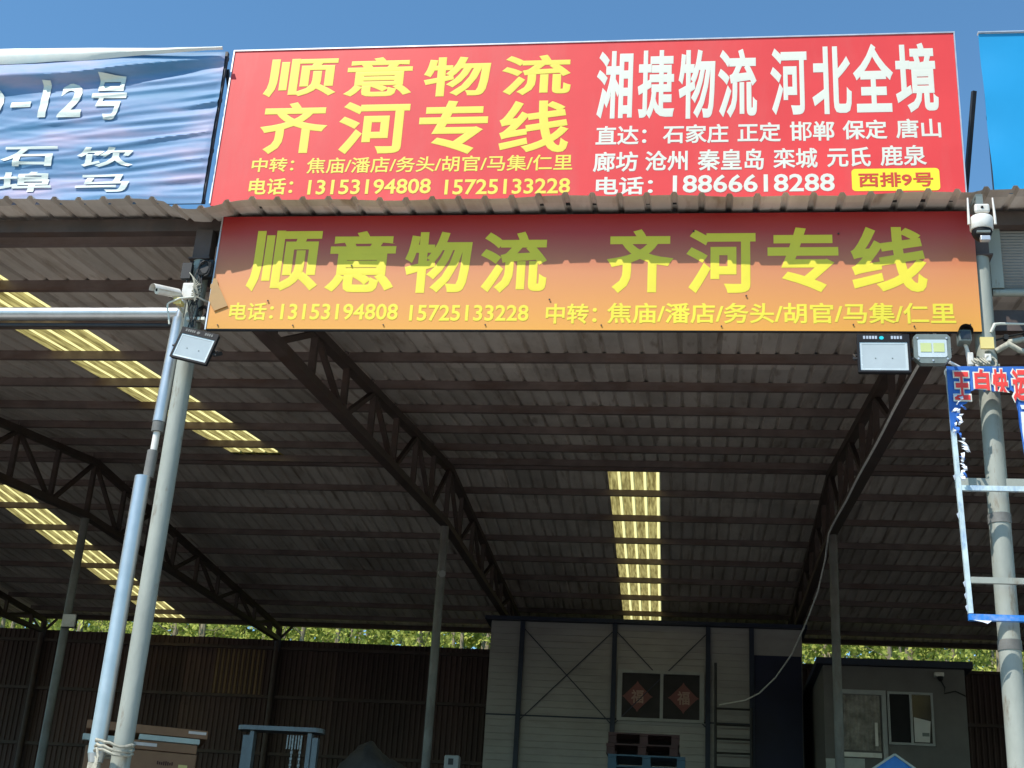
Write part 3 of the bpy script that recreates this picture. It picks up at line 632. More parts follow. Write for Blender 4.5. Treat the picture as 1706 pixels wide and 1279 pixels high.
for c, a, b, z0, z1, cut in [('王', 5.712, 5.816, 5.255, 5.466, None), ('自', 5.852, 5.950, 5.285, 5.488, 5.332), ('快', 5.972, 6.076, 5.275, 5.488, 5.332), ('运', 6.103, 6.215, 5.245, 5.488, None), ('物', 6.25, 6.36, 5.245, 5.488, None), ('流', 6.395, 6.50, 5.245, 5.488, None)]:
    if c in '物流': continue
    c0 = cut + 0.71 if cut else None
    p.text(c, a - 0.010, b + 0.010, z0 - 0.010, z1 + 0.012, TY - 0.032, 2, 0.085, cut=c0)
    p.text(c, a, b, z0, z1, TY - 0.037, 1, 0.040, cut=c0)
p.build('vinyl', [m_tornblue, m_redtxt2, m_wht, m_shred], ts)
# curled shreds along the left stile
p = MB()
for i in range(26):
    z = 5.30 - i * 0.024 - random.uniform(0, .012); x = sx(z) + 0.035 + random.uniform(-.006, .045) * (1.25 - i / 32)
    a = random.uniform(0.015, 0.034); L = random.uniform(0.02, 0.05); t = random.uniform(-1.2, 1.2); y = TY - 0.03 - random.uniform(0, .02)
    vs = []
    for k in range(4):
        u = k / 3; vs += [(x + math.sin(t) * L * u - a / 2 * (1 - .6 * u), y - 0.022 * math.sin(u * 2.6), z - L * u), (x + math.sin(t) * L * u + a / 2 * (1 - .3 * u), y - 0.022 * math.sin(u * 2.2 + .4), z - L * u + random.uniform(-.01, .01))]
    p.add(vs, [(2 * k, 2 * k + 1, 2 * k + 3, 2 * k + 2) for k in range(3)], 0 if random.random() < .8 else 1)
for z in (4.72, 4.45, 3.98, 3.90, 3.82):
    x = sx(z); p.add([(x - .002, TY - .02, z), (x - .02, TY - .03, z - .02), (x - .008, TY - .022, z - .05), (x, TY - .018, z - .03)], [(0, 1, 2, 3)], 0)
p.add([(5.73, TY - .022, 3.715), (5.85, TY - .024, 3.712), (5.82, TY - .03, 3.69), (5.79, TY - .03, 3.70)], [(0, 1, 2, 3)], 0)
p.build('shred', [m_shred, m_tornblue], ts, smooth=True)

# ------------------------------------------------------------------ pipes on and beside the left post
dp = thing('drain_pipe', (-0.11, -0.13, 2.4), 'shiny galvanised pipe in two joined lengths strapped to the left post', 'pipe')
MB().tube([(-0.125, -0.14, 2.62), (-0.128, -0.14, 4.62)], 0.058, 22).tube([(-0.118, -0.14, 2.56), (-0.122, -0.14, 2.62)], [0.048, 0.058], 22).build('lower_pipe', m_zinc, dp, smooth=True)
MB().tube([(-0.095, -0.12, 4.62), (-0.092, -0.12, 4.83)], 0.040, 18).build('sleeve', m_dullband, dp, smooth=True)
MB().tube([(-0.09, -0.12, 4.70), (-0.085, -0.12, 5.03)], 0.026, 16).build('inner_pipe', m_white, dp, smooth=True)
MB().tube([(-0.082, -0.12, 4.98), (-0.082, -0.12, 5.06)], 0.047, 18).build('socket', m_dullband, dp, smooth=True)
MB().tube([(-0.082, -0.12, 5.06), (-0.060, -0.12, 5.92)], 0.050, 22).tube([(-0.06, -0.12, 5.92), (-0.05, -0.12, 6.18)], [0.035, 0.025], 16).build('upper_pipe', m_zinc, dp, smooth=True)
MB().tube([(-0.125, -0.14, 2.2), (-0.125, -0.14, 2.56)], 0.045, 18).build('foot_pipe', m_rope, dp, smooth=True)
hp = MB(); hp.tube([(-6.0, 0.14, 6.085), (-3.0, 0.15, 6.085), (-0.13, 0.14, 6.085)], 0.056, 22)
solo(hp, 'cross_pipe', m_zinc, (-3, 0.14, 6.03), 'shiny horizontal galvanised pipe running left from the left post', 'pipe', smooth=True)
solo(MB().tube([(-6.0, 0.16, 5.99), (-0.13, 0.16, 5.99)], 0.018, 10), 'conduit', m_dark, (-3, 0.16, 5.97), 'thin dark conduit right below the shiny horizontal pipe', 'conduit', smooth=True)

# rope and wire lashings near the post foot
p = MB()
for z in (2.70, 2.665, 2.64):
    p.tube([(0.098 * math.cos(a) - 0.028 + 0.03 * math.cos(a), -0.05 + 0.135 * math.sin(a), z + 0.02 * math.sin(2 * a) + random.uniform(-.006, .006)) for a in [2 * PI * k / 22 for k in range(23)]], 0.011, 6)
for k in range(7): p.tube([(-0.09 + random.uniform(-.02, .03), -0.20, 2.66 - k * .02), (-0.06, -0.215, 2.60 - k * 0.012), (-0.10, -0.20, 2.52 - k * .01)], 0.008, 5)
solo(p, 'rope', m_rope, (0, -0.1, 2.5), 'rope lashing tied round the left post and its shiny pipe', 'rope', smooth=True)

# ------------------------------------------------------------------ lamps
def floodlight(c, wd, ht, label, roll=0.0, yaw=0.0, tilt=0.0):
    t = thing('floodlight', c, label, 'floodlight', 'floodlights fixed at the shed front')
    R = Matrix.Rotation(yaw, 3, 'Z') @ Matrix.Rotation(tilt, 3, 'X') @ Matrix.Rotation(roll, 3, 'Y'); C = Vector(c)
    def put(mb): mb.v = [tuple(R @ Vector(v) + C) for v in mb.v]; return mb
    h, k = wd / 2, ht / 2
    b = MB(); b.box(-h, h, 0, 0.035, -k, k, bev=0.012)
    for i in range(9): b.box(-h * 0.8 + i * h * 0.2 - 0.004, -h * 0.8 + i * h * 0.2 + 0.004, 0.036, 0.06, -k * 0.8, k * 0.8)
    put(b).build('housing', m_black, t)
    fr = MB(); bw = wd * 0.045; zt2 = k * 0.60
    for a in ((-h, h, zt2, k), (-h, h, -k, -k + bw), (-h, -h + bw, -k + bw, zt2), (h - bw, h, -k + bw, zt2)): fr.box(a[0], a[1], -0.012, -0.001, a[2], a[3])
    put(fr).build('bezel', m_black, t)
    inn = MB()
    for a in ((-h + bw, h - bw, zt2 - bw, zt2), (-h + bw, h - bw, -k + bw, -k + 2 * bw), (-h + bw, -h + 2 * bw, -k + 2 * bw, zt2 - bw), (h - 2 * bw, h - bw, -k + 2 * bw, zt2 - bw)):
        inn.box(a[0], a[1], -0.006, -0.002, a[2], a[3])
    put(inn).build('reflector', m_refl, t)
    g = MB(); g.box(-h + 2 * bw, h - 2 * bw, -0.004, -0.001, -k + 2 * bw, zt2 - bw)
    for dx in (-h * .32, h * .32): g.box(dx - .004, dx + .004, -0.0065, -0.004, -k * .25 - .004, -k * .25 + .004, 1)
    put(g).build('glass', [m_lens, m_greyp], t)
    mk = MB()
    for i, dx in enumerate([-.72, -.60, -.49, -.38, -.27, .34, .45, .56, .68]): mk.box(h * dx - h * .04, h * dx + h * .04, -0.0145, -0.0125, k * .74, k * .90)
    pl = [(h * -0.06 + h * .09 * math.cos(a), k * .80 + k * .09 * math.sin(a)) for a in [2 * PI * q / 12 for q in range(12)]]
    mk.prism(pl, -0.0145, -0.0125, 1)
    put(mk).build('marking', [m_dullband if roll else m_trim, m_cyan if not roll else m_dullband], t)
    br_ = MB(); br_.bar((-h - .014, .02, -k * .2), (-h - .014, .12, k * .3), .01, .03).bar((h + .014, .02, -k * .2), (h + .014, .12, k * .3), .01, .03).bar((-h - .02, .12, k * .3), (h + .02, .12, k * .3), .03, .01)
    br_.lathe((-h - .03, .02, -k * .2), (1, 0, 0), [(0, .009), (.03, .009)], 8); br_.lathe((h, .02, -k * .2), (1, 0, 0), [(0, .009), (.03, .009)], 8)
    put(br_).build('bracket', m_dark, t)
    return t
floodlight((0.158, -0.25, 5.625), 0.315, 0.27, 'black floodlight hanging tilted on the left post under the orange sign', roll=math.radians(13.5), tilt=math.radians(-4))
floodlight((5.249, -0.20, 5.617), 0.365, 0.305, 'large square black floodlight hanging level under the right end of the orange sign', tilt=math.radians(-4))
# octagonal lamp
t = thing('floodlight', (5.587, -0.20, 5.66), 'smaller grey floodlight with cut corners and yellow-green diodes next to the large square one', 'floodlight', 'floodlights fixed at the shed front')
def octo(h, k, c): return [(5.587 + a, 5.66 + b) for a, b in [(-h + c, -k), (h - c, -k), (h, -k + c), (h, k - c * .5), (h - c * .5, k), (-h + c * .5, k), (-h, k - c * .5), (-h, -k + c)]]
MB().prism(octo(.128, .112, .045), -.20, -.14).build('housing', m_greyp, t)
MB().prism(octo(.100, .068, .012), -.2035, -.2005).build('reflector', m_refl, t)
g = MB(); g.box(5.505, 5.580, -.207, -.2045, 5.632, 5.700); g.box(5.594, 5.669, -.207, -.2045, 5.632, 5.700); g.build('diode', m_led, t)
f = MB()
for a, b in ((-.1, .08), (.1, .08), (-.1, -.08), (.1, -.08), (0, -.093)): f.lathe((5.587 + a, -.206, 5.66 + b), (0, 1, 0), [(0, .007), (.006, .007)], 8)
f.build('screw', m_trim, t)
MB().bar((5.45, -.17, 5.66), (5.45, -.02, 5.72), .01, .03).bar((5.724, -.17, 5.66), (5.724, -.02, 5.72), .01, .03).bar((5.44, -.02, 5.72), (5.74, -.02, 5.72), .03, .01).build('bracket', m_dark, t)
# small hooded lamp on the right post
t = thing('hooded_lamp', (5.822, -0.17, 5.73), 'small hooded dark lamp at the lower right corner of the orange sign', 'lamp')
MB().box(5.778, 5.868, -.17, -.06, 5.735, 5.83, bev=.01).build('housing', m_greyp, t)
MB().box(5.788, 5.858, -.1735, -.1705, 5.752, 5.815).build('glass', m_winglass, t)
p = MB(); vs = []
for k in range(9):
    a = PI * k / 8; vs += [(5.823 - .052 * math.cos(a), -.21, 5.80 + .055 * math.sin(a)), (5.823 - .052 * math.cos(a), -.10, 5.80 + .055 * math.sin(a))]
p.add(vs, [(2 * k, 2 * k + 2, 2 * k + 3, 2 * k + 1) for k in range(8)]); p.build('hood', m_black, t, smooth=True)
MB().tube([(5.83, -.10, 5.74), (5.86, -.09, 5.64), (5.90, -.07, 5.60)], .013, 8).build('arm', m_white, t, smooth=True)

# ------------------------------------------------------------------ cameras
t = thing('bullet_camera', (-0.03, -0.10, 6.12), 'white bullet security camera on an arm at the top of the left post', 'security camera')
d = Vector((-0.52, -0.80, -0.20)).normalized(); c0 = Vector((-0.205, -0.30, 6.085)); b0 = c0 - d * 0.21
MB().tube([b0, c0], 0.034, 18).build('body', m_white, t, smooth=True)
MB().tube([c0, c0 + d * 0.004], [0.030, 0.026], 18).tube([c0 + d * .004, c0 + d * 0.007], [0.013, 0.011], 12, 1).build('lens', [m_wht, m_black], t)
p = MB(); side = d.cross(Vector((0, 0, 1))).normalized(); up = side.cross(d); vs = []
for k in range(9):
    a = PI * k / 8; o = side * (-.044 * math.cos(a)) + up * (.046 * math.sin(a)); vs += [c0 + d * .045 + o, b0 + d * 0.01 + o]
p.add(vs, [(2 * k, 2 * k + 2, 2 * k + 3, 2 * k + 1) for k in range(8)]); p.build('sunshield', m_white, t, smooth=True)
MB().tube([b0 + d * .03 - up * .03, b0 - Vector((0, 0, .09)), (-0.05, -0.08, 5.99)], 0.011, 8).build('arm', m_rope, t, smooth=True)

t = thing('dome_camera', (5.985, -0.20, 6.60), 'white pan-tilt security camera with two aerials hanging from the eave at the right', 'security camera')
cx, cy = 5.985, -0.22
p = MB(); p.lathe((cx, cy, 6.60), (0.02, -.08, 1), [(-0.005, .078), (0.0, .082), (.09, .082), (.10, .074)], 26); p.build('collar', m_white, t, smooth=True)
p = MB(); p.lathe((cx, cy, 6.60), (0, 0, -1), [(0.004, .070), (.02, .073), (.05, .064), (.075, .045), (.09, .02)], 24); p.build('dome', m_black, t, smooth=True)
MB().box(cx - .05, cx + .045, cy - .075, cy - .055, 6.542, 6.558, 0).box(cx - .03, cx + .04, cy - .085, cy - .045, 6.472, 6.512, 1, bev=.006).build('eye', [m_greyp, m_trim], t)
MB().box(cx - .052, cx + .056, cy - .07, cy - .035, 6.712, 6.785, bev=.016).lathe((cx, cy - .075, 6.75), (0, 1, 0), [(0, .010), (.006, .010)], 10, 1).build('lamp_plate', [m_white, m_black], t)
for s_ in (-1, 1): MB().tube([(cx + s_ * .092, cy - .03, 6.63), (cx + s_ * .092, cy - .035, 6.69), (cx + s_ * .088, cy - .03, 6.85)], [.011, .010, .006], 8).build('aerial', m_white, t, smooth=True)
MB().bar((cx, cy + .01, 6.69), (cx, cy + .02, 6.88), .05, .05).bar((cx, cy, 6.88), (cx, 0.10, 6.93), .05, .04).build('bracket', m_greyp, t)

# ------------------------------------------------------------------ boxes, coils and cables at the post heads
t = solo(MB().box(-0.075, 0.035, -0.13, -0.075, 6.10, 6.235, bev=.008), 'junction_box', m_white, (0, -0.1, 6.1), 'pale junction box on the left post beside the bullet camera', 'junction box')
p = MB()
def coil(p, c, r, n, th, mi=0, ax=(1, 0)):
    for q in range(n):
        rr = r * random.uniform(.75, 1.1); ph = random.uniform(0, 6); tw = random.uniform(-.4, .4)
        p.tube([(c[0] + rr * math.cos(a) * 0.8, c[1] + rr * .35 * math.sin(a + ph) + random.uniform(-.003, .003), c[2] + rr * math.sin(a + tw)) for a in [2 * PI * k / 16 for k in range(17)]], th, 5, mi)
coil(p, (0.075, -0.10, 6.37), .065, 9, .007); coil(p, (-0.07, -0.08, 6.34), .05, 5, .006); coil(p, (0.085, -0.02, 6.02), .06, 7, .006)
for k in range(7):
    x = random.uniform(-.06, .09); p.tube([(x, -.09, 6.45), (x + random.uniform(-.05, .05), -.11, 6.3), (x + random.uniform(-.05, .05), -.10, 6.18), (random.uniform(-.02, .07), -.09, 6.02), (random.uniform(0, .07), -.085, 5.86)], .005, 5)
p.box(-.11, -.03, -.12, -.07, 6.28, 6.42); p.box(.03, .14, -.11, -.05, 6.30, 6.45)
solo(p, 'cable_coil', m_bcable, (0, -0.1, 6.0), 'tangle of black cables coiled at the top of the left post', 'cables', smooth=True)
p = MB(); 
for k in range(9):
    z = 6.22 - .012 * k; p.tube([(-.03 + .012 * k, -.14, z + .10), (.03, -.16, z + .03), (.06 + random.uniform(-.02, .02), -.14, z - .06), (.02, -.15, z - .05 + random.uniform(-.03, .03)), (.075, -.10, z + .02)], .004, 5)
solo(p, 'loose_wire', m_rope, (0.03, -.14, 6.1), 'pale loose wires hanging over the junction box on the left post', 'wires', smooth=True)
solo(MB().tube([(0.115, 0.07, 6.135), (0.06, -0.13, 6.11), (-0.05, -.20, 6.06), (-0.125, -.20, 6.025), (-.142, -.20, 6.01), (-.138, -.20, 5.97), (-.12, -.20, 5.92), (-.105, -.19, 5.84)], .008, 8), 'white_cable', m_wht, (0, -.15, 5.85), 'thin white cable looping across the left post above the tilted floodlight', 'cable', smooth=True)
solo(MB().box(-0.02, 0.10, -.08, -.05, 5.93, 5.955).box(0.09, .13, -.08, .14, 5.93, 5.955), 'lamp_bracket', m_wht, (0.05, -.06, 5.93), 'short white bracket bar between the left post and the orange sign', 'bracket')
solo(MB().box(-.105, -.04, -.19, -.18, 6.02, 6.075).box(-.10, -.045, -.18, -.10, 6.03, 6.06), 'warning_tag', m_yelltag, (-.07, -.18, 6.02), 'small yellow tag on the shiny pipe at the left post', 'tag')

p = MB()
pc = [(5.66, -.05, 5.66), (5.90, .10, 5.60)]
for y in [0.4 + .5 * k for k in range(22)]: pc.append((5.91 - 0.006 * math.sin(y * 2.1), y, zb(y) - .07 - .010 * abs(math.sin(y * 1.2))))
pc += [(5.92, 11.6, 7.35), (5.86, 12.3, 7.02), (5.76, 13.5, 6.78), (5.62, 15.0, 6.55), (5.40, 16.2, 6.35), (5.15, 17.1, 6.22), (4.9, 17.4, 6.13), (4.4, 17.45, 6.03)]
p.tube(pc, .014, 6)
solo(p, 'power_cable', m_orange_cable, (5.9, 5.0, 7.0), 'long pale power cable strung under the right truss and sagging to the prefab house', 'cable', smooth=True)
# right post head clutter
t = solo(MB().box(5.935, 6.03, -.12, -.10, 5.70, 5.79), 'yellow_tag', m_yelltag, (5.98, -.1, 5.7), 'yellow square card under the right end of the orange sign', 'tag')
for (a, b, c, d_, lb) in ((5.835, 5.875, 5.56, 5.66, 'taller white cable box below the small hooded lamp'), (5.885, 5.915, 5.54, 5.60, 'tiny dull cable box between the taller white box and the tan wires'), (5.955, 6.0, 5.59, 5.65, 'rounded pale cable box among the tan wires of the right post head')):
    g = solo(MB().box(a, b, -.14, -.09, c, d_, 0, bev=.006), 'cable_box', m_white, ((a + b) / 2, -.1, c), lb, 'cable box'); RIGHT.append(g)
p = MB(); coil(p, (6.0, -.12, 5.58), .05, 8, .006)
for k in range(6): p.tube([(5.84 + .02 * k, -.12, 5.62), (5.88 + .02 * k, -.16, 5.58 + random.uniform(-.03, .03)), (5.95 + .01 * k, -.13, 5.55), (6.06, -.10, 5.53 + .01 * k)], .006, 5)
solo(p, 'cable_coil', m_rope, (6.0, -.12, 5.5), 'tangle of tan wires at the head of the right post above the torn sign', 'cables', smooth=True)
p = MB(); p.tube([(6.03, -.05, 5.86), (6.06, -.06, 5.92), (6.10, -.05, 5.93), (6.3, 0, 5.95), (6.9, .1, 5.98), (8, .2, 6.0)], [.010, .014, .010, .008, .008, .008], 8)
solo(p, 'white_cable', m_wht, (6.1, -.05, 5.86), 'thin white cable running right from the orange sign corner', 'cable', smooth=True)
p = MB(); p.tube([(6.06, -.02, 5.72), (6.15, -.04, 5.77), (6.23, -.03, 5.72), (6.33, -.03, 5.70)], [.022, .026, .022, .016], 10); p.tube([(6.16, 0, 5.80), (6.4, .02, 5.86), (7.5, .05, 5.90)], .022, 10); p.tube([(6.27, 0, 5.74), (6.5, .02, 5.78), (7.5, .05, 5.76)], .018, 10)
solo(p, 'cable_bundle', m_rope, (6.2, 0, 5.7), 'thick pale cable bundle running right from the right post head', 'cables', smooth=True)
solo(MB().tube([(6.05, 0.05, 5.83), (6.2, .1, 5.90), (6.7, .15, 6.02), (8, .3, 6.2)], .007, 6).box(6.15, 6.18, .07, .11, 5.86, 5.90).box(6.30, 6.33, .09, .13, 5.90, 5.94), 'black_cable', m_bcable, (6.2, .1, 5.83), 'thin black cable with two clips beside the right end of the orange sign', 'cable', smooth=True)
# everything fixed to the two front posts sits against their front faces
def shift(names, dx, dy, dz, sc=1.0, xmax=None, xmin=None):
    for nm in names:
        for o in list(COL.objects):
            if o.parent is None and o.name.split('.')[0] == nm and (xmax is None or o.location.x < xmax) and (xmin is None or o.location.x > xmin):
                o.location += Vector((dx, dy, dz)); o.scale = (sc, sc, sc)
shift(('junction_box', 'cable_coil', 'loose_wire', 'white_cable', 'lamp_bracket', 'warning_tag', 'bullet_camera', 'floodlight', 'cross_pipe', 'conduit'), -0.086, 0.200, 0.097, xmax=1.0)
shift(('drain_pipe',), -0.151, 0.343, 0.030, 1.0374, xmax=1.0)
shift(('rope',), -0.115, 0.24, 0.020, 1.0217, xmax=1.0)
shift(('hooded_lamp', 'yellow_tag', 'cable_box', 'cable_coil', 'white_cable', 'cable_bundle', 'black_cable'), 0.045, 0.200, 0.089, xmin=5.0)
shift(('torn_sign',), 0.049, 0.197, 0.046, 1.0217)
# small lamps on the inner posts
t = thing('wall_lamp', (-5.98, 11.03, 5.9), 'small pale square lamp on the inner post at the left', 'lamp')
MB().box(-6.00, -5.78, 10.98, 11.02, 5.78, 5.98, bev=.01).build('glass', m_white, t); MB().box(-6.01, -5.77, 11.021, 11.06, 5.77, 5.99).build('housing', m_dark, t)
t = thing('spot_lamp', (0.0, 11.0, 6.75), 'small spotlight on the inner post in the middle', 'lamp')
MB().tube([(0.0, 10.98, 6.82), (0.07, 10.88, 6.77)], [.025, .055], 14).build('shade', m_alu, t, smooth=True); MB().tube([(0, 11.08, 6.86), (0, 10.97, 6.82)], .014, 8).build('arm', m_dark, t)

# ------------------------------------------------------------------ prefab house inside the shed
PY = 17.6
ph = thing('prefab_house', (3.0, 19.4, FL), 'two-storey white prefab house with dark columns and cross braces inside the shed', 'prefab house')
p = MB(); vs = []; zz = FL
prof = []
z = FL
while z < 7.56:
    prof += [(z, 0.0), (z + 0.112, 0.0), (z + 0.122, 0.008)]; z += 0.13
for z, d in prof:
    for x in (-0.13, 5.04): vs.append((x, PY + d, z))
n = len(prof); p.add(vs, [(2 * i, 2 * i + 1, 2 * i + 3, 2 * i + 2) for i in range(n - 1)])
p.box(5.045, 6.0, PY + .005, PY + .05, 7.04, 7.56)
p.box(-0.13, -0.08, PY + .02, 21.4, FL, 7.56); p.box(5.95, 6.0, PY + .06, 21.4, FL, 7.56); p.box(-0.13, 6.0, 21.35, 21.4, FL, 7.56)
p.build('wall', m_prefab, ph)
MB().box(-0.25, 6.1, PY - .12, 21.5, 7.565, 7.64).build('roof', m_prefabsteel, ph)
for x in (0.51, 2.36, 4.19, 5.03):
    MB().box(x - .045, x + .045, PY - .07, PY - .004, FL, 7.56).build('column', m_prefabsteel, ph)
for x0, x1 in ((0.555, 2.315), (2.405, 4.145)):
    for a, b in ((5.62, 7.40), (7.40, 5.62)):
        MB().bar((x0, PY - .022 - (.012 if a < b else 0), a), (x1, PY - .022 - (.012 if a < b else 0), b), .009, .018).build('brace', m_prefabsteel, ph)
MB().box(-0.13, 5.0, PY - .003, PY + .02, 5.69, 5.72).build('floor_seam', m_prefabsteel, ph)
wn = MB(); X0, X1, Z0, Z1 = 2.44, 4.12, 5.68, 6.66
for a in ((X0, X1, Z0, Z0 + .06), (X0, X1, Z1 - .06, Z1), (X0, X0 + .09, Z0 + .06, Z1 - .06), (X1 - .09, X1, Z0 + .06, Z1 - .06), (3.27, 3.33, Z0 + .06, Z1 - .06)): wn.box(a[0], a[1], PY - .06, PY - .008, a[2], a[3])
wo = wn.build('window', m_alu, ph)
MB().box(X0 + .09, X1 - .09, PY - .03, PY - .02, Z0 + .06, Z1 - .06).build('pane', m_winglass, wo)
for k, x in enumerate((2.83, 3.72)):
    q = MB(); h = .27
    pts = [(x, 6.15 + h), (x + h, 6.15), (x, 6.15 - h), (x - h, 6.15)]
    pts = [(x, 6.15 + h + .03), (x + .03, 6.15 + h - .02), (x + h - .02, 6.15 + .03), (x + h + .03, 6.15), (x + h - .02, 6.15 - .03), (x + .03, 6.15 - h + .02), (x, 6.15 - h - .03), (x - .03, 6.15 - h + .02), (x - h + .02, 6.15 - .03), (x - h - .03, 6.15), (x - h + .02, 6.15 + .03), (x - .03, 6.15 + h - .02)]
    q.prism(pts, PY - .036, PY - .032); q.text('福', x - .12, x + .12, 6.02, 6.28, PY - .038, 1, .02)
    o = solo(q, 'poster', [m_paperred, m_gold], (x, PY - .034, 5.85), 'red diamond paper poster with a 福 character on the %s pane of the prefab window' % ('left' if k == 0 else 'right'), 'poster', 'red diamond posters on the window')
MB().box(5.08, 5.98, PY - .02, PY + .03, FL, 7.035).build('door', m_navy, ph)
# railing in front
t = thing('railing', (4.65, 17.2, FL), 'dark steel rail stand with level bars at the right of the prefab window', 'railing')
MB().tube([(4.33, 17.2, FL), (4.33, 17.2, 6.78)], .028, 10).build('upright', m_dark, t, smooth=True); MB().tube([(5.0, 17.2, FL), (5.0, 17.2, 5.95)], .028, 10).build('upright', m_dark, t, smooth=True)
for z in (5.92, 5.62, 5.36, 5.10, 4.84, 4.58): MB().tube([(4.33, 17.2, z), (5.0, 17.2, z)], .02, 8).build('bar', m_dark, t, smooth=True)

# ------------------------------------------------------------------ stacked site cabin at the right
HY_ = 15.5
hc = thing('site_cabin', (7.4, 17, FL), 'grey two-high site cabin with a flat roof behind the right inner post', 'cabin')
p = MB(); p.box(6.2, 8.63, HY_, 20.5, FL, 6.48); p.build('wall', m_hut, hc)
MB().box(6.08, 8.76, HY_ - .12, 20.6, 6.485, 6.60).build('roof', m_prefabsteel, hc)
MB().box(6.2, 8.63, HY_ - .012, HY_ - .002, 3.70, 3.86).build('floor_beam', m_dark, hc)
d = MB(); d.box(6.42, 6.50, HY_ - .05, HY_ - .004, 4.2, 6.06); d.box(7.18, 7.26, HY_ - .05, HY_ - .004, 4.2, 6.06); d.box(6.50, 7.18, HY_ - .05, HY_ - .004, 5.98, 6.06)
do = d.build('door', m_alu, hc)
p = MB(); vs = []; nn = 30
for j in range(9):
    for i in range(nn + 1):
        x = 6.51 + .64 * i / nn; z = 5.02 + .95 * j / 8; vs.append((x, HY_ - .02 - .012 * math.sin(i * 1.7 + .6 * math.sin(j)) - .012 * noise.noise((x * 6, z * 4, 0)), z))
p.add(vs, [(j * (nn + 1) + i, j * (nn + 1) + i + 1, (j + 1) * (nn + 1) + i + 1, (j + 1) * (nn + 1) + i) for j in range(8) for i in range(nn)])
p.build('curtain', m_curtain, do, smooth=True)
MB().box(6.5, 7.15, HY_ - .06, HY_ - .015, 4.90, 4.98).box(7.05, 7.10, HY_ - .045, HY_ - .035, 5.1, 5.5).build('door_rail', m_white, do)
m_cloth2 = mat('pale_sheet', (0.42, 0.44, 0.42), 0.7, var=0.15, scale=6)
MB().box(6.5, 6.86, HY_ - .03, HY_ - .012, 4.2, 4.88).box(6.2, 6.36, HY_ - .03, HY_ - .012, 4.2, 4.86).build('lower_panel', m_cloth2, do)
wn = MB(); X0, X1, Z0, Z1 = 7.28, 8.06, 5.14, 6.05
for a in ((X0, X1, Z0, Z0 + .04), (X0, X1, Z1 - .04, Z1), (X0, X0 + .04, Z0 + .04, Z1 - .04), (X1 - .04, X1, Z0 + .04, Z1 - .04), (7.66, 7.70, Z0 + .04, Z1 - .04)): wn.box(a[0], a[1], HY_ - .05, HY_ - .004, a[2], a[3])
wo = wn.build('window', m_alu, hc)
MB().box(7.32, 7.66, HY_ - .012, HY_ - .006, 5.18, 6.01, 0).box(7.70, 8.02, HY_ - .03, HY_ - .024, 5.18, 6.01, 1).build('pane', [m_black, m_winglass], wo)
m_paper = mat('white_paper', (0.62, 0.62, 0.60), 0.7, var=0.08, scale=4)
q = MB(); q.prism([(7.72, 5.62), (8.0, 5.56), (7.97, 5.20), (7.72, 5.20)], HY_ - .036, HY_ - .032)
q.box(7.85, 7.97, HY_ - .038, HY_ - .0365, 5.30, 5.36, 1)
solo(q, 'notice', [m_paper, m_greyp], (7.85, HY_ - .034, 5.2), 'white paper notice behind the right pane of the grey cabin window', 'notice')
t = thing('security_camera', (8.20, HY_ - .1, 6.36), 'small pale camera on the upper right wall of the grey cabin', 'security camera')
MB().box(8.10, 8.26, HY_ - .14, HY_ - .02, 6.33, 6.40, bev=.01).build('body', m_white, t); MB().lathe((8.2, HY_ - .10, 6.33), (0, 0, -1), [(0, .05), (.05, .045), (.08, .02)], 12).build('dome', m_black, t, smooth=True)
solo(MB().tube([(8.2, HY_ - .03, 6.3), (8.28, HY_ - .03, 6.15), (8.26, HY_ - .03, 6.05), (8.45, HY_ - .03, 6.10), (8.62, HY_ - .03, 6.02)], .012, 6), 'cabin_cable', m_bcable, (8.3, HY_ - .03, 6.02), 'black cable on the upper right wall of the grey cabin', 'cable', smooth=True)

# ------------------------------------------------------------------ goods on the dock
def carton(x0, x1, y0, y1, z0, z1, label, m=m_card, lab=None, grp='flat cartons stacked by the left post', name='carton', cat='carton'):
    p = MB(); p.box(x0, x1, y0, y1, z0, z1, 0, bev=.008)
    if lab: p.box(lab[0], lab[1], y0 - .003, y0 - .001, lab[2], lab[3], 1)
    if (z1 - z0) > .3: p.box((x0 + x1) / 2 - .03, (x0 + x1) / 2 + .03, y0 - .002, y0 - .0005, z1 - .12, z1 - .01, 3)
    return solo(p, name, [m, m_label, m_ink, m_tape_shadow], (-2.0, 6.0, z0), label, cat, grp)
GY = 6.0
p = MB(); p.box(-2.9, -1.67, GY + .02, GY + .9, 1.35, 3.36, 0, bev=.01)
p.box(-1.86, -1.76, GY + .017, GY + .019, 3.20, 3.235, 1)
for k in range(8): p.box(-2.10 + .023 * k, -2.085 + .023 * k, GY + .017, GY + .019, 3.215 + random.uniform(-.006, .004), 3.25 + random.uniform(-.004, .012), 2)
solo(p, 'carton', [m_card, m_yelltag, m_ink], (-2.0, 6.0, 1.35), 'big tall brown carton under the flat cartons behind the left post', 'carton')
p = MB()
for k in range(6): p.box(-2.95, -1.6, GY + .02 + k * .155, GY + .13 + k * .155, 1.32, 1.35)
for y in (GY + .03, GY + .42, GY + .80): p.box(-2.95, -1.6, y, y + .09, FL, 1.318)
solo(p, 'pallet', m_card, (-2.0, 6.0, FL), 'bare wooden pallet under the big brown carton', 'pallet')
carton(-2.86, -1.68, GY, GY + .9, 3.365, 3.465, 'flat brown carton with a white strip label below the white foam slab', lab=(-2.40, -2.13, 3.405, 3.440))
carton(-2.34, -1.66, GY - .02, GY + .9, 3.47, 3.53, 'white foam slab lying between two flat brown cartons', m=m_foam, name='foam_slab', grp=None, cat='foam slab')
carton(-2.93, -1.58, GY, GY + .9, 3.54, 3.635, 'topmost flat brown carton with a white label at its right end', lab=(-1.80, -1.60, 3.585, 3.615))
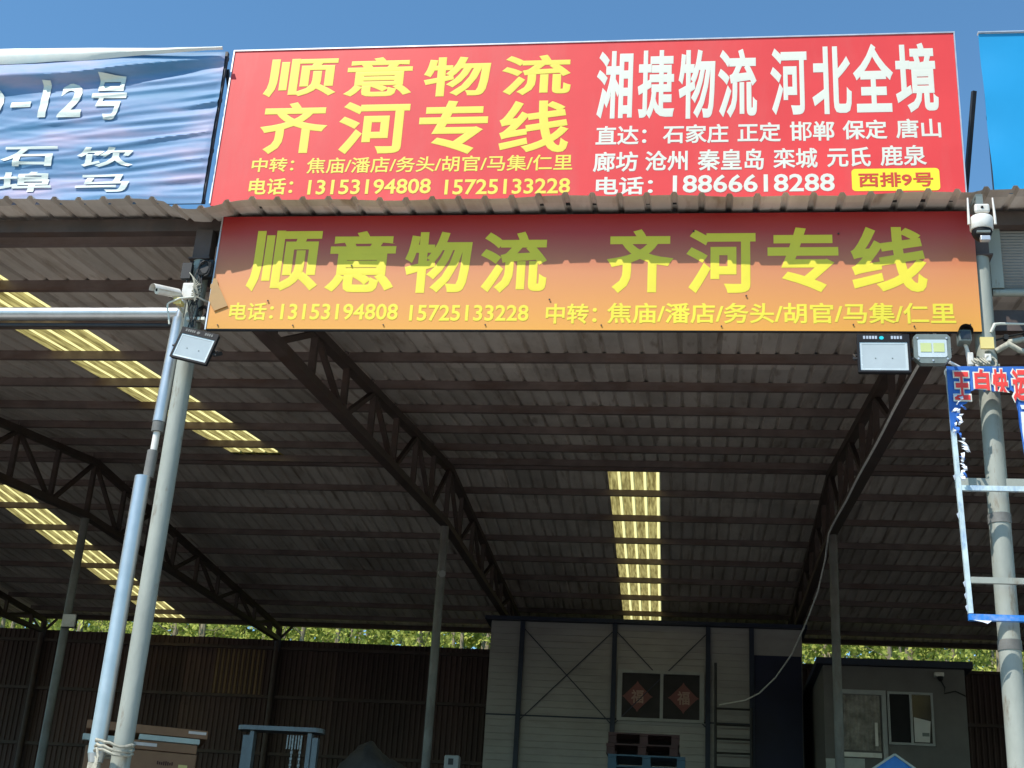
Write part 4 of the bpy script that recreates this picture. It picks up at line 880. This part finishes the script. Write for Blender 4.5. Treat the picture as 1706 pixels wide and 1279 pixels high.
carton(-2.95, -2.50, GY - .1, GY - .005, 3.40, 3.47, 'short white foam strip sticking out left of the left post', m=m_foam, name='foam_strip', grp=None, cat='foam strip')

for o in COL.objects:
    if o.parent is None and o.name.split('.')[0] in ('carton', 'foam_slab', 'foam_strip', 'pallet'): o.rotation_euler.z = 0.42
# pallet stacker
FX = 6.6
st = thing('pallet_stacker', (-1.25, FX + .3, FL), 'grey pallet stacker with a rounded mast top and lifting chains behind the left post', 'pallet stacker')
def fx(px): return px
for x in (-1.68, -0.98):
    m = MB(); m.box(x, x + .05, FX, FX + .11, FL + .1, 3.63); m.box(x - .085 if x < -1.3 else x + .055, x - .005 if x < -1.3 else x + .125, FX + .02, FX + .10, FL + .1, 3.58); m.build('mast_rail', m_stacker, st)
p = MB(); poly = rrect(-1.84, -0.80, FX - .06, FX + .20, .11)
p.add([(x, y, 3.635) for x, y in poly] + [(x, y, 3.685) for x, y in poly], [tuple(range(len(poly)))[::-1], tuple(range(len(poly), 2 * len(poly)))] + [(i, (i + 1) % len(poly), (i + 1) % len(poly) + len(poly), i + len(poly)) for i in range(len(poly))])
p.build('top_plate', m_stacker, st)
for x in (-1.16, -1.06):
    p = MB()
    for k in range(30): p.box(x - (.014 if k % 2 else .008), x + (.014 if k % 2 else .008), FX + .03, FX + .05, 3.60 - .036 * k - .03, 3.60 - .036 * k)
    p.build('chain', m_chain, st)
p = MB()
for k in range(6): p.box(-1.23 + .034 * k, -1.215 + .034 * k, FX + .02, FX + .028, 3.44, 3.60)
p.build('spring_rack', m_chain, st)
MB().box(-1.62, -1.02, FX + .15, FX + .62, FL + .12, 2.1, bev=.04).build('body', m_palletblue, st)
for x in (-1.62, -1.18): MB().box(x, x + .16, FX - 1.1, FX - .01, FL + .06, FL + .12).build('fork', m_dark, st)
for x in (-1.6, -1.1): MB().lathe((x, FX + .4, FL + .075), (1, 0, 0), [(0, .075), (.08, .075)], 16).build('wheel', m_black, st, smooth=True)
MB().tube([(-1.32, FX + .62, 2.0), (-1.32, FX + .85, 2.35), (-1.12, FX + .88, 2.4)], .018, 8).build('handle', m_black, st, smooth=True)

st.location += Vector((0.42, 0, 0.09))
# tarp heap
p = MB(); nx, ny = 44, 26; vs = []
for j in range(ny + 1):
    for i in range(nx + 1):
        u = i / nx * 2 - 1; v = j / ny * 2 - 1; e = (abs(u) ** 4 + abs(v) ** 4) ** 0.25
        h = (1 - min(1, e) ** 7) * (2.26 + .30 * math.exp(-((u + .12) / .42) ** 2 - v * v * 1.2) + .10 * noise.noise((u * 2.6, v * 2.2, 2)) + .05 * abs(noise.noise((u * 6, v * 5, 5))) + .03 * noise.noise((u * 12, v * 11, 1)))
        vs.append((-0.03 + u * 0.70 + .05 * noise.noise((u * 4, v * 4, h * 3)), 8.0 + v * .6 + .04 * noise.noise((u * 5, v * 4, h * 4 + 9)), FL + .02 + max(0, h)))
p.add(vs, [(j * (nx + 1) + i, j * (nx + 1) + i + 1, (j + 1) * (nx + 1) + i + 1, (j + 1) * (nx + 1) + i) for j in range(ny) for i in range(nx)])
solo(p, 'tarp_heap', m_tarp, (-0.03, 8, FL), 'goods heaped under a crumpled dark tarpaulin left of the middle post', 'tarpaulin', smooth=True)
p = MB(); p.box(0.31, 0.53, 10.9, 11.08, FL, 4.07, bev=.02); p.box(.375, .45, 10.893, 10.899, 3.93, 4.02, 1)
solo(p, 'meter_box', [m_alu, m_dark], (0.42, 11, FL), 'slim pale meter cabinet beside the middle inner post', 'cabinet')

# pallets
def pallet_mesh(wd, dp_, ht):
    mb = MB()
    for k in range(7): mb.box(-wd / 2, wd / 2, -dp_ / 2 + k * dp_ / 6.6, -dp_ / 2 + k * dp_ / 6.6 + dp_ * .105, ht - .022, ht)
    for x in (-wd / 2, -.06, wd / 2 - .12):
        for y in (-dp_ / 2 + .02, -.05, dp_ / 2 - .14): mb.box(x + .003, x + .117, y, y + .1, .022, ht - .044)
        mb.box(x, x + .12, -dp_ / 2, dp_ / 2, ht - .043, ht - .023); mb.box(x, x + .12, -dp_ / 2, dp_ / 2, 0, .021)
    return mb
zt_ = 4.53
pm = pallet_mesh(1.02, 1.0, .15); r0 = pm.build('pallet', m_palletred)
tag(r0, 'topmost dark red pallet on the pallet stack before the prefab house', 'pallet', 'pallets stacked before the prefab house')
pb = pallet_mesh(1.10, 1.0, .155); b0_ = pb.build('pallet', m_palletblue)
tag(b0_, 'blue pallet below the dark red ones in the stack before the prefab house', 'pallet', 'pallets stacked before the prefab house')
nb = 19
for k in range(nb):
    o = b0_ if k == 0 else b0_.copy()
    if k: COL.objects.link(o)
    o.location = (3.26 + random.uniform(-.01, .01), 11.2 + random.uniform(-.01, .01), FL + k * .156); o.rotation_euler.z = random.uniform(-.015, .015)
ztop = FL + nb * .156
for k in range(2):
    o = r0 if k == 0 else r0.copy()
    if k: COL.objects.link(o); o['label'] = 'dark red pallet resting straight on the blue pallets before the prefab house'
    o.location = (3.21, 11.2, ztop + (1 - k) * .152); o.rotation_euler.z = .02 - .05 * k

# blue folded sheet on the dock edge
p = MB(); n = 22; vs = []
for i in range(n + 1):
    u = i / n * 2 - 1; z = 3.94 - .42 * abs(u); 
    for y in (8.0, 8.7): vs.append((6.33 + u * .62, y - (.012 if i % 2 else 0), z))
    vs.append((6.33 + u * .62, 8.0 - (.012 if i % 2 else 0), FL + .02))
p.add(vs, [(3 * i, 3 * i + 3, 3 * i + 4, 3 * i + 1) for i in range(n)] + [(3 * i + 2, 3 * i + 5, 3 * i + 3, 3 * i) for i in range(n)], 0)
for s_ in (-1, 1): p.bar((6.33, 7.985, 3.955), (6.33 + s_ * .62, 7.985, 3.535), .03, .025, 1)
solo(p, 'gabled_crate', [m_bluesheet, m_foam], (6.33, 8.3, FL), 'bright blue ribbed crate with a gabled pale-edged top below the grey cabin', 'crate')

# ------------------------------------------------------------------ trees behind the rear wall
def tree_parts(seed, H):
    rnd = random.Random(seed); tr = MB(); lf = MB()
    base = Vector((0, 0, 0)); lean = Vector((rnd.uniform(-.05, .05), rnd.uniform(-.05, .05), 1))
    pts = [base + Vector((lean.x * t * H + .15 * math.sin(t * 5 + seed), lean.y * t * H, t * H * .9)) for t in [k / 8 for k in range(9)]]
    tr.tube(pts, [.16 * (1 - .85 * k / 8) + .01 for k in range(9)], 8)
    tips = []
    for k in range(22):
        t = rnd.uniform(.22, .95); i = int(t * 8); p0 = pts[i].lerp(pts[min(8, i + 1)], t * 8 - i)
        a = rnd.uniform(0, 2 * PI); L = rnd.uniform(.8, 2.0) * (1.15 - t * .6); e = rnd.uniform(.2, .9)
        p1 = p0 + Vector((math.cos(a) * L, math.sin(a) * L, L * e)); pm_ = p0.lerp(p1, .5) + Vector((0, 0, -.05 * L))
        tr.tube([p0, pm_, p1], [.045 * (1.1 - t), .028 * (1.1 - t), .008], 5)
        tips += [p1, pm_, p0.lerp(p1, .75)]
        for q in range(2):
            b = a + rnd.uniform(-1, 1); p2 = pm_ + Vector((math.cos(b) * L * .5, math.sin(b) * L * .5, L * rnd.uniform(.1, .6))); tr.tube([pm_, p2], [.014, .005], 4); tips.append(p2)
    for c in tips:
        for q in range(20):
            o = c + Vector((rnd.gauss(0, .26), rnd.gauss(0, .26), rnd.gauss(0, .24))); s_ = rnd.uniform(.06, .11)
            a = Vector((rnd.gauss(0, 1), rnd.gauss(0, 1), rnd.gauss(0, 1))).normalized(); b = a.orthogonal().normalized(); b.rotate(Matrix.Rotation(rnd.uniform(0, 6.28), 3, a))
            cc = a.cross(b)
            lf.add([o - b * s_, o + cc * s_ * .5, o + b * s_, o - cc * s_ * .5], [(0, 1, 2, 3)])
    return tr, lf
protos = []
for sd, H in ((1, 13.5), (5, 14.5), (9, 12.5), (14, 14.0)):
    t = thing('tree', (0, 0, 0), 'slender trees in young yellow-green leaf seen through the gap above the rear wall', 'tree', 'trees behind the rear wall')
    tr, lf = tree_parts(sd, H); tr.build('trunk', m_bark, t, smooth=True); lf.build('crown', m_leaf, t); protos.append(t)
spots = []; rnd = random.Random(3)
for row, (y, n_, x0, x1) in enumerate(((27.0, 20, -16, 16), (30.0, 18, -18, 19), (34.0, 16, -20, 22))):
    for k in range(n_): spots.append((x0 + (x1 - x0) * (k + rnd.uniform(.2, .8)) / n_, y + rnd.uniform(-.9, .9)))
for i, (x, y) in enumerate(spots):
    src = protos[i % 4]
    if i < 4: o = src
    else:
        o = src.copy(); COL.objects.link(o)
        for ch in src.children:
            c = ch.copy(); c.parent = o; COL.objects.link(c)
    o.location = (x, y, -0.03); o.rotation_euler.z = rnd.uniform(0, 6.28); s_ = rnd.uniform(.9, 1.15); o.scale = (s_, s_, s_)
# far wood closing the view
bm_ = MB(); rnd = random.Random(11)
for k in range(64000):
    x = rnd.uniform(-34, 36); y = rnd.uniform(38, 43); top = 18 + 2.5 * noise.noise((x * .25, 1, 1)); z = rnd.uniform(0, 1) * top
    s_ = rnd.uniform(.20, .42); a = Vector((rnd.gauss(0, 1), rnd.gauss(0, 1), rnd.gauss(0, 1))).normalized(); b = a.orthogonal().normalized(); cc = a.cross(b); o = Vector((x, y, z))
    bm_.add([o - b * s_, o + cc * s_ * .6, o + b * s_, o - cc * s_ * .6], [(0, 1, 2, 3)])
for k in range(120):
    x = rnd.uniform(-34, 36); y = rnd.uniform(38, 43); bm_.tube([(x, y, 0), (x + rnd.uniform(-.4, .4), y, 15)], [.14, .04], 6, 1)
tag(bm_.build('woods', [m_leaf, m_bark]), 'dense light green woodland closing the view behind the trees', 'woods', kind='stuff')
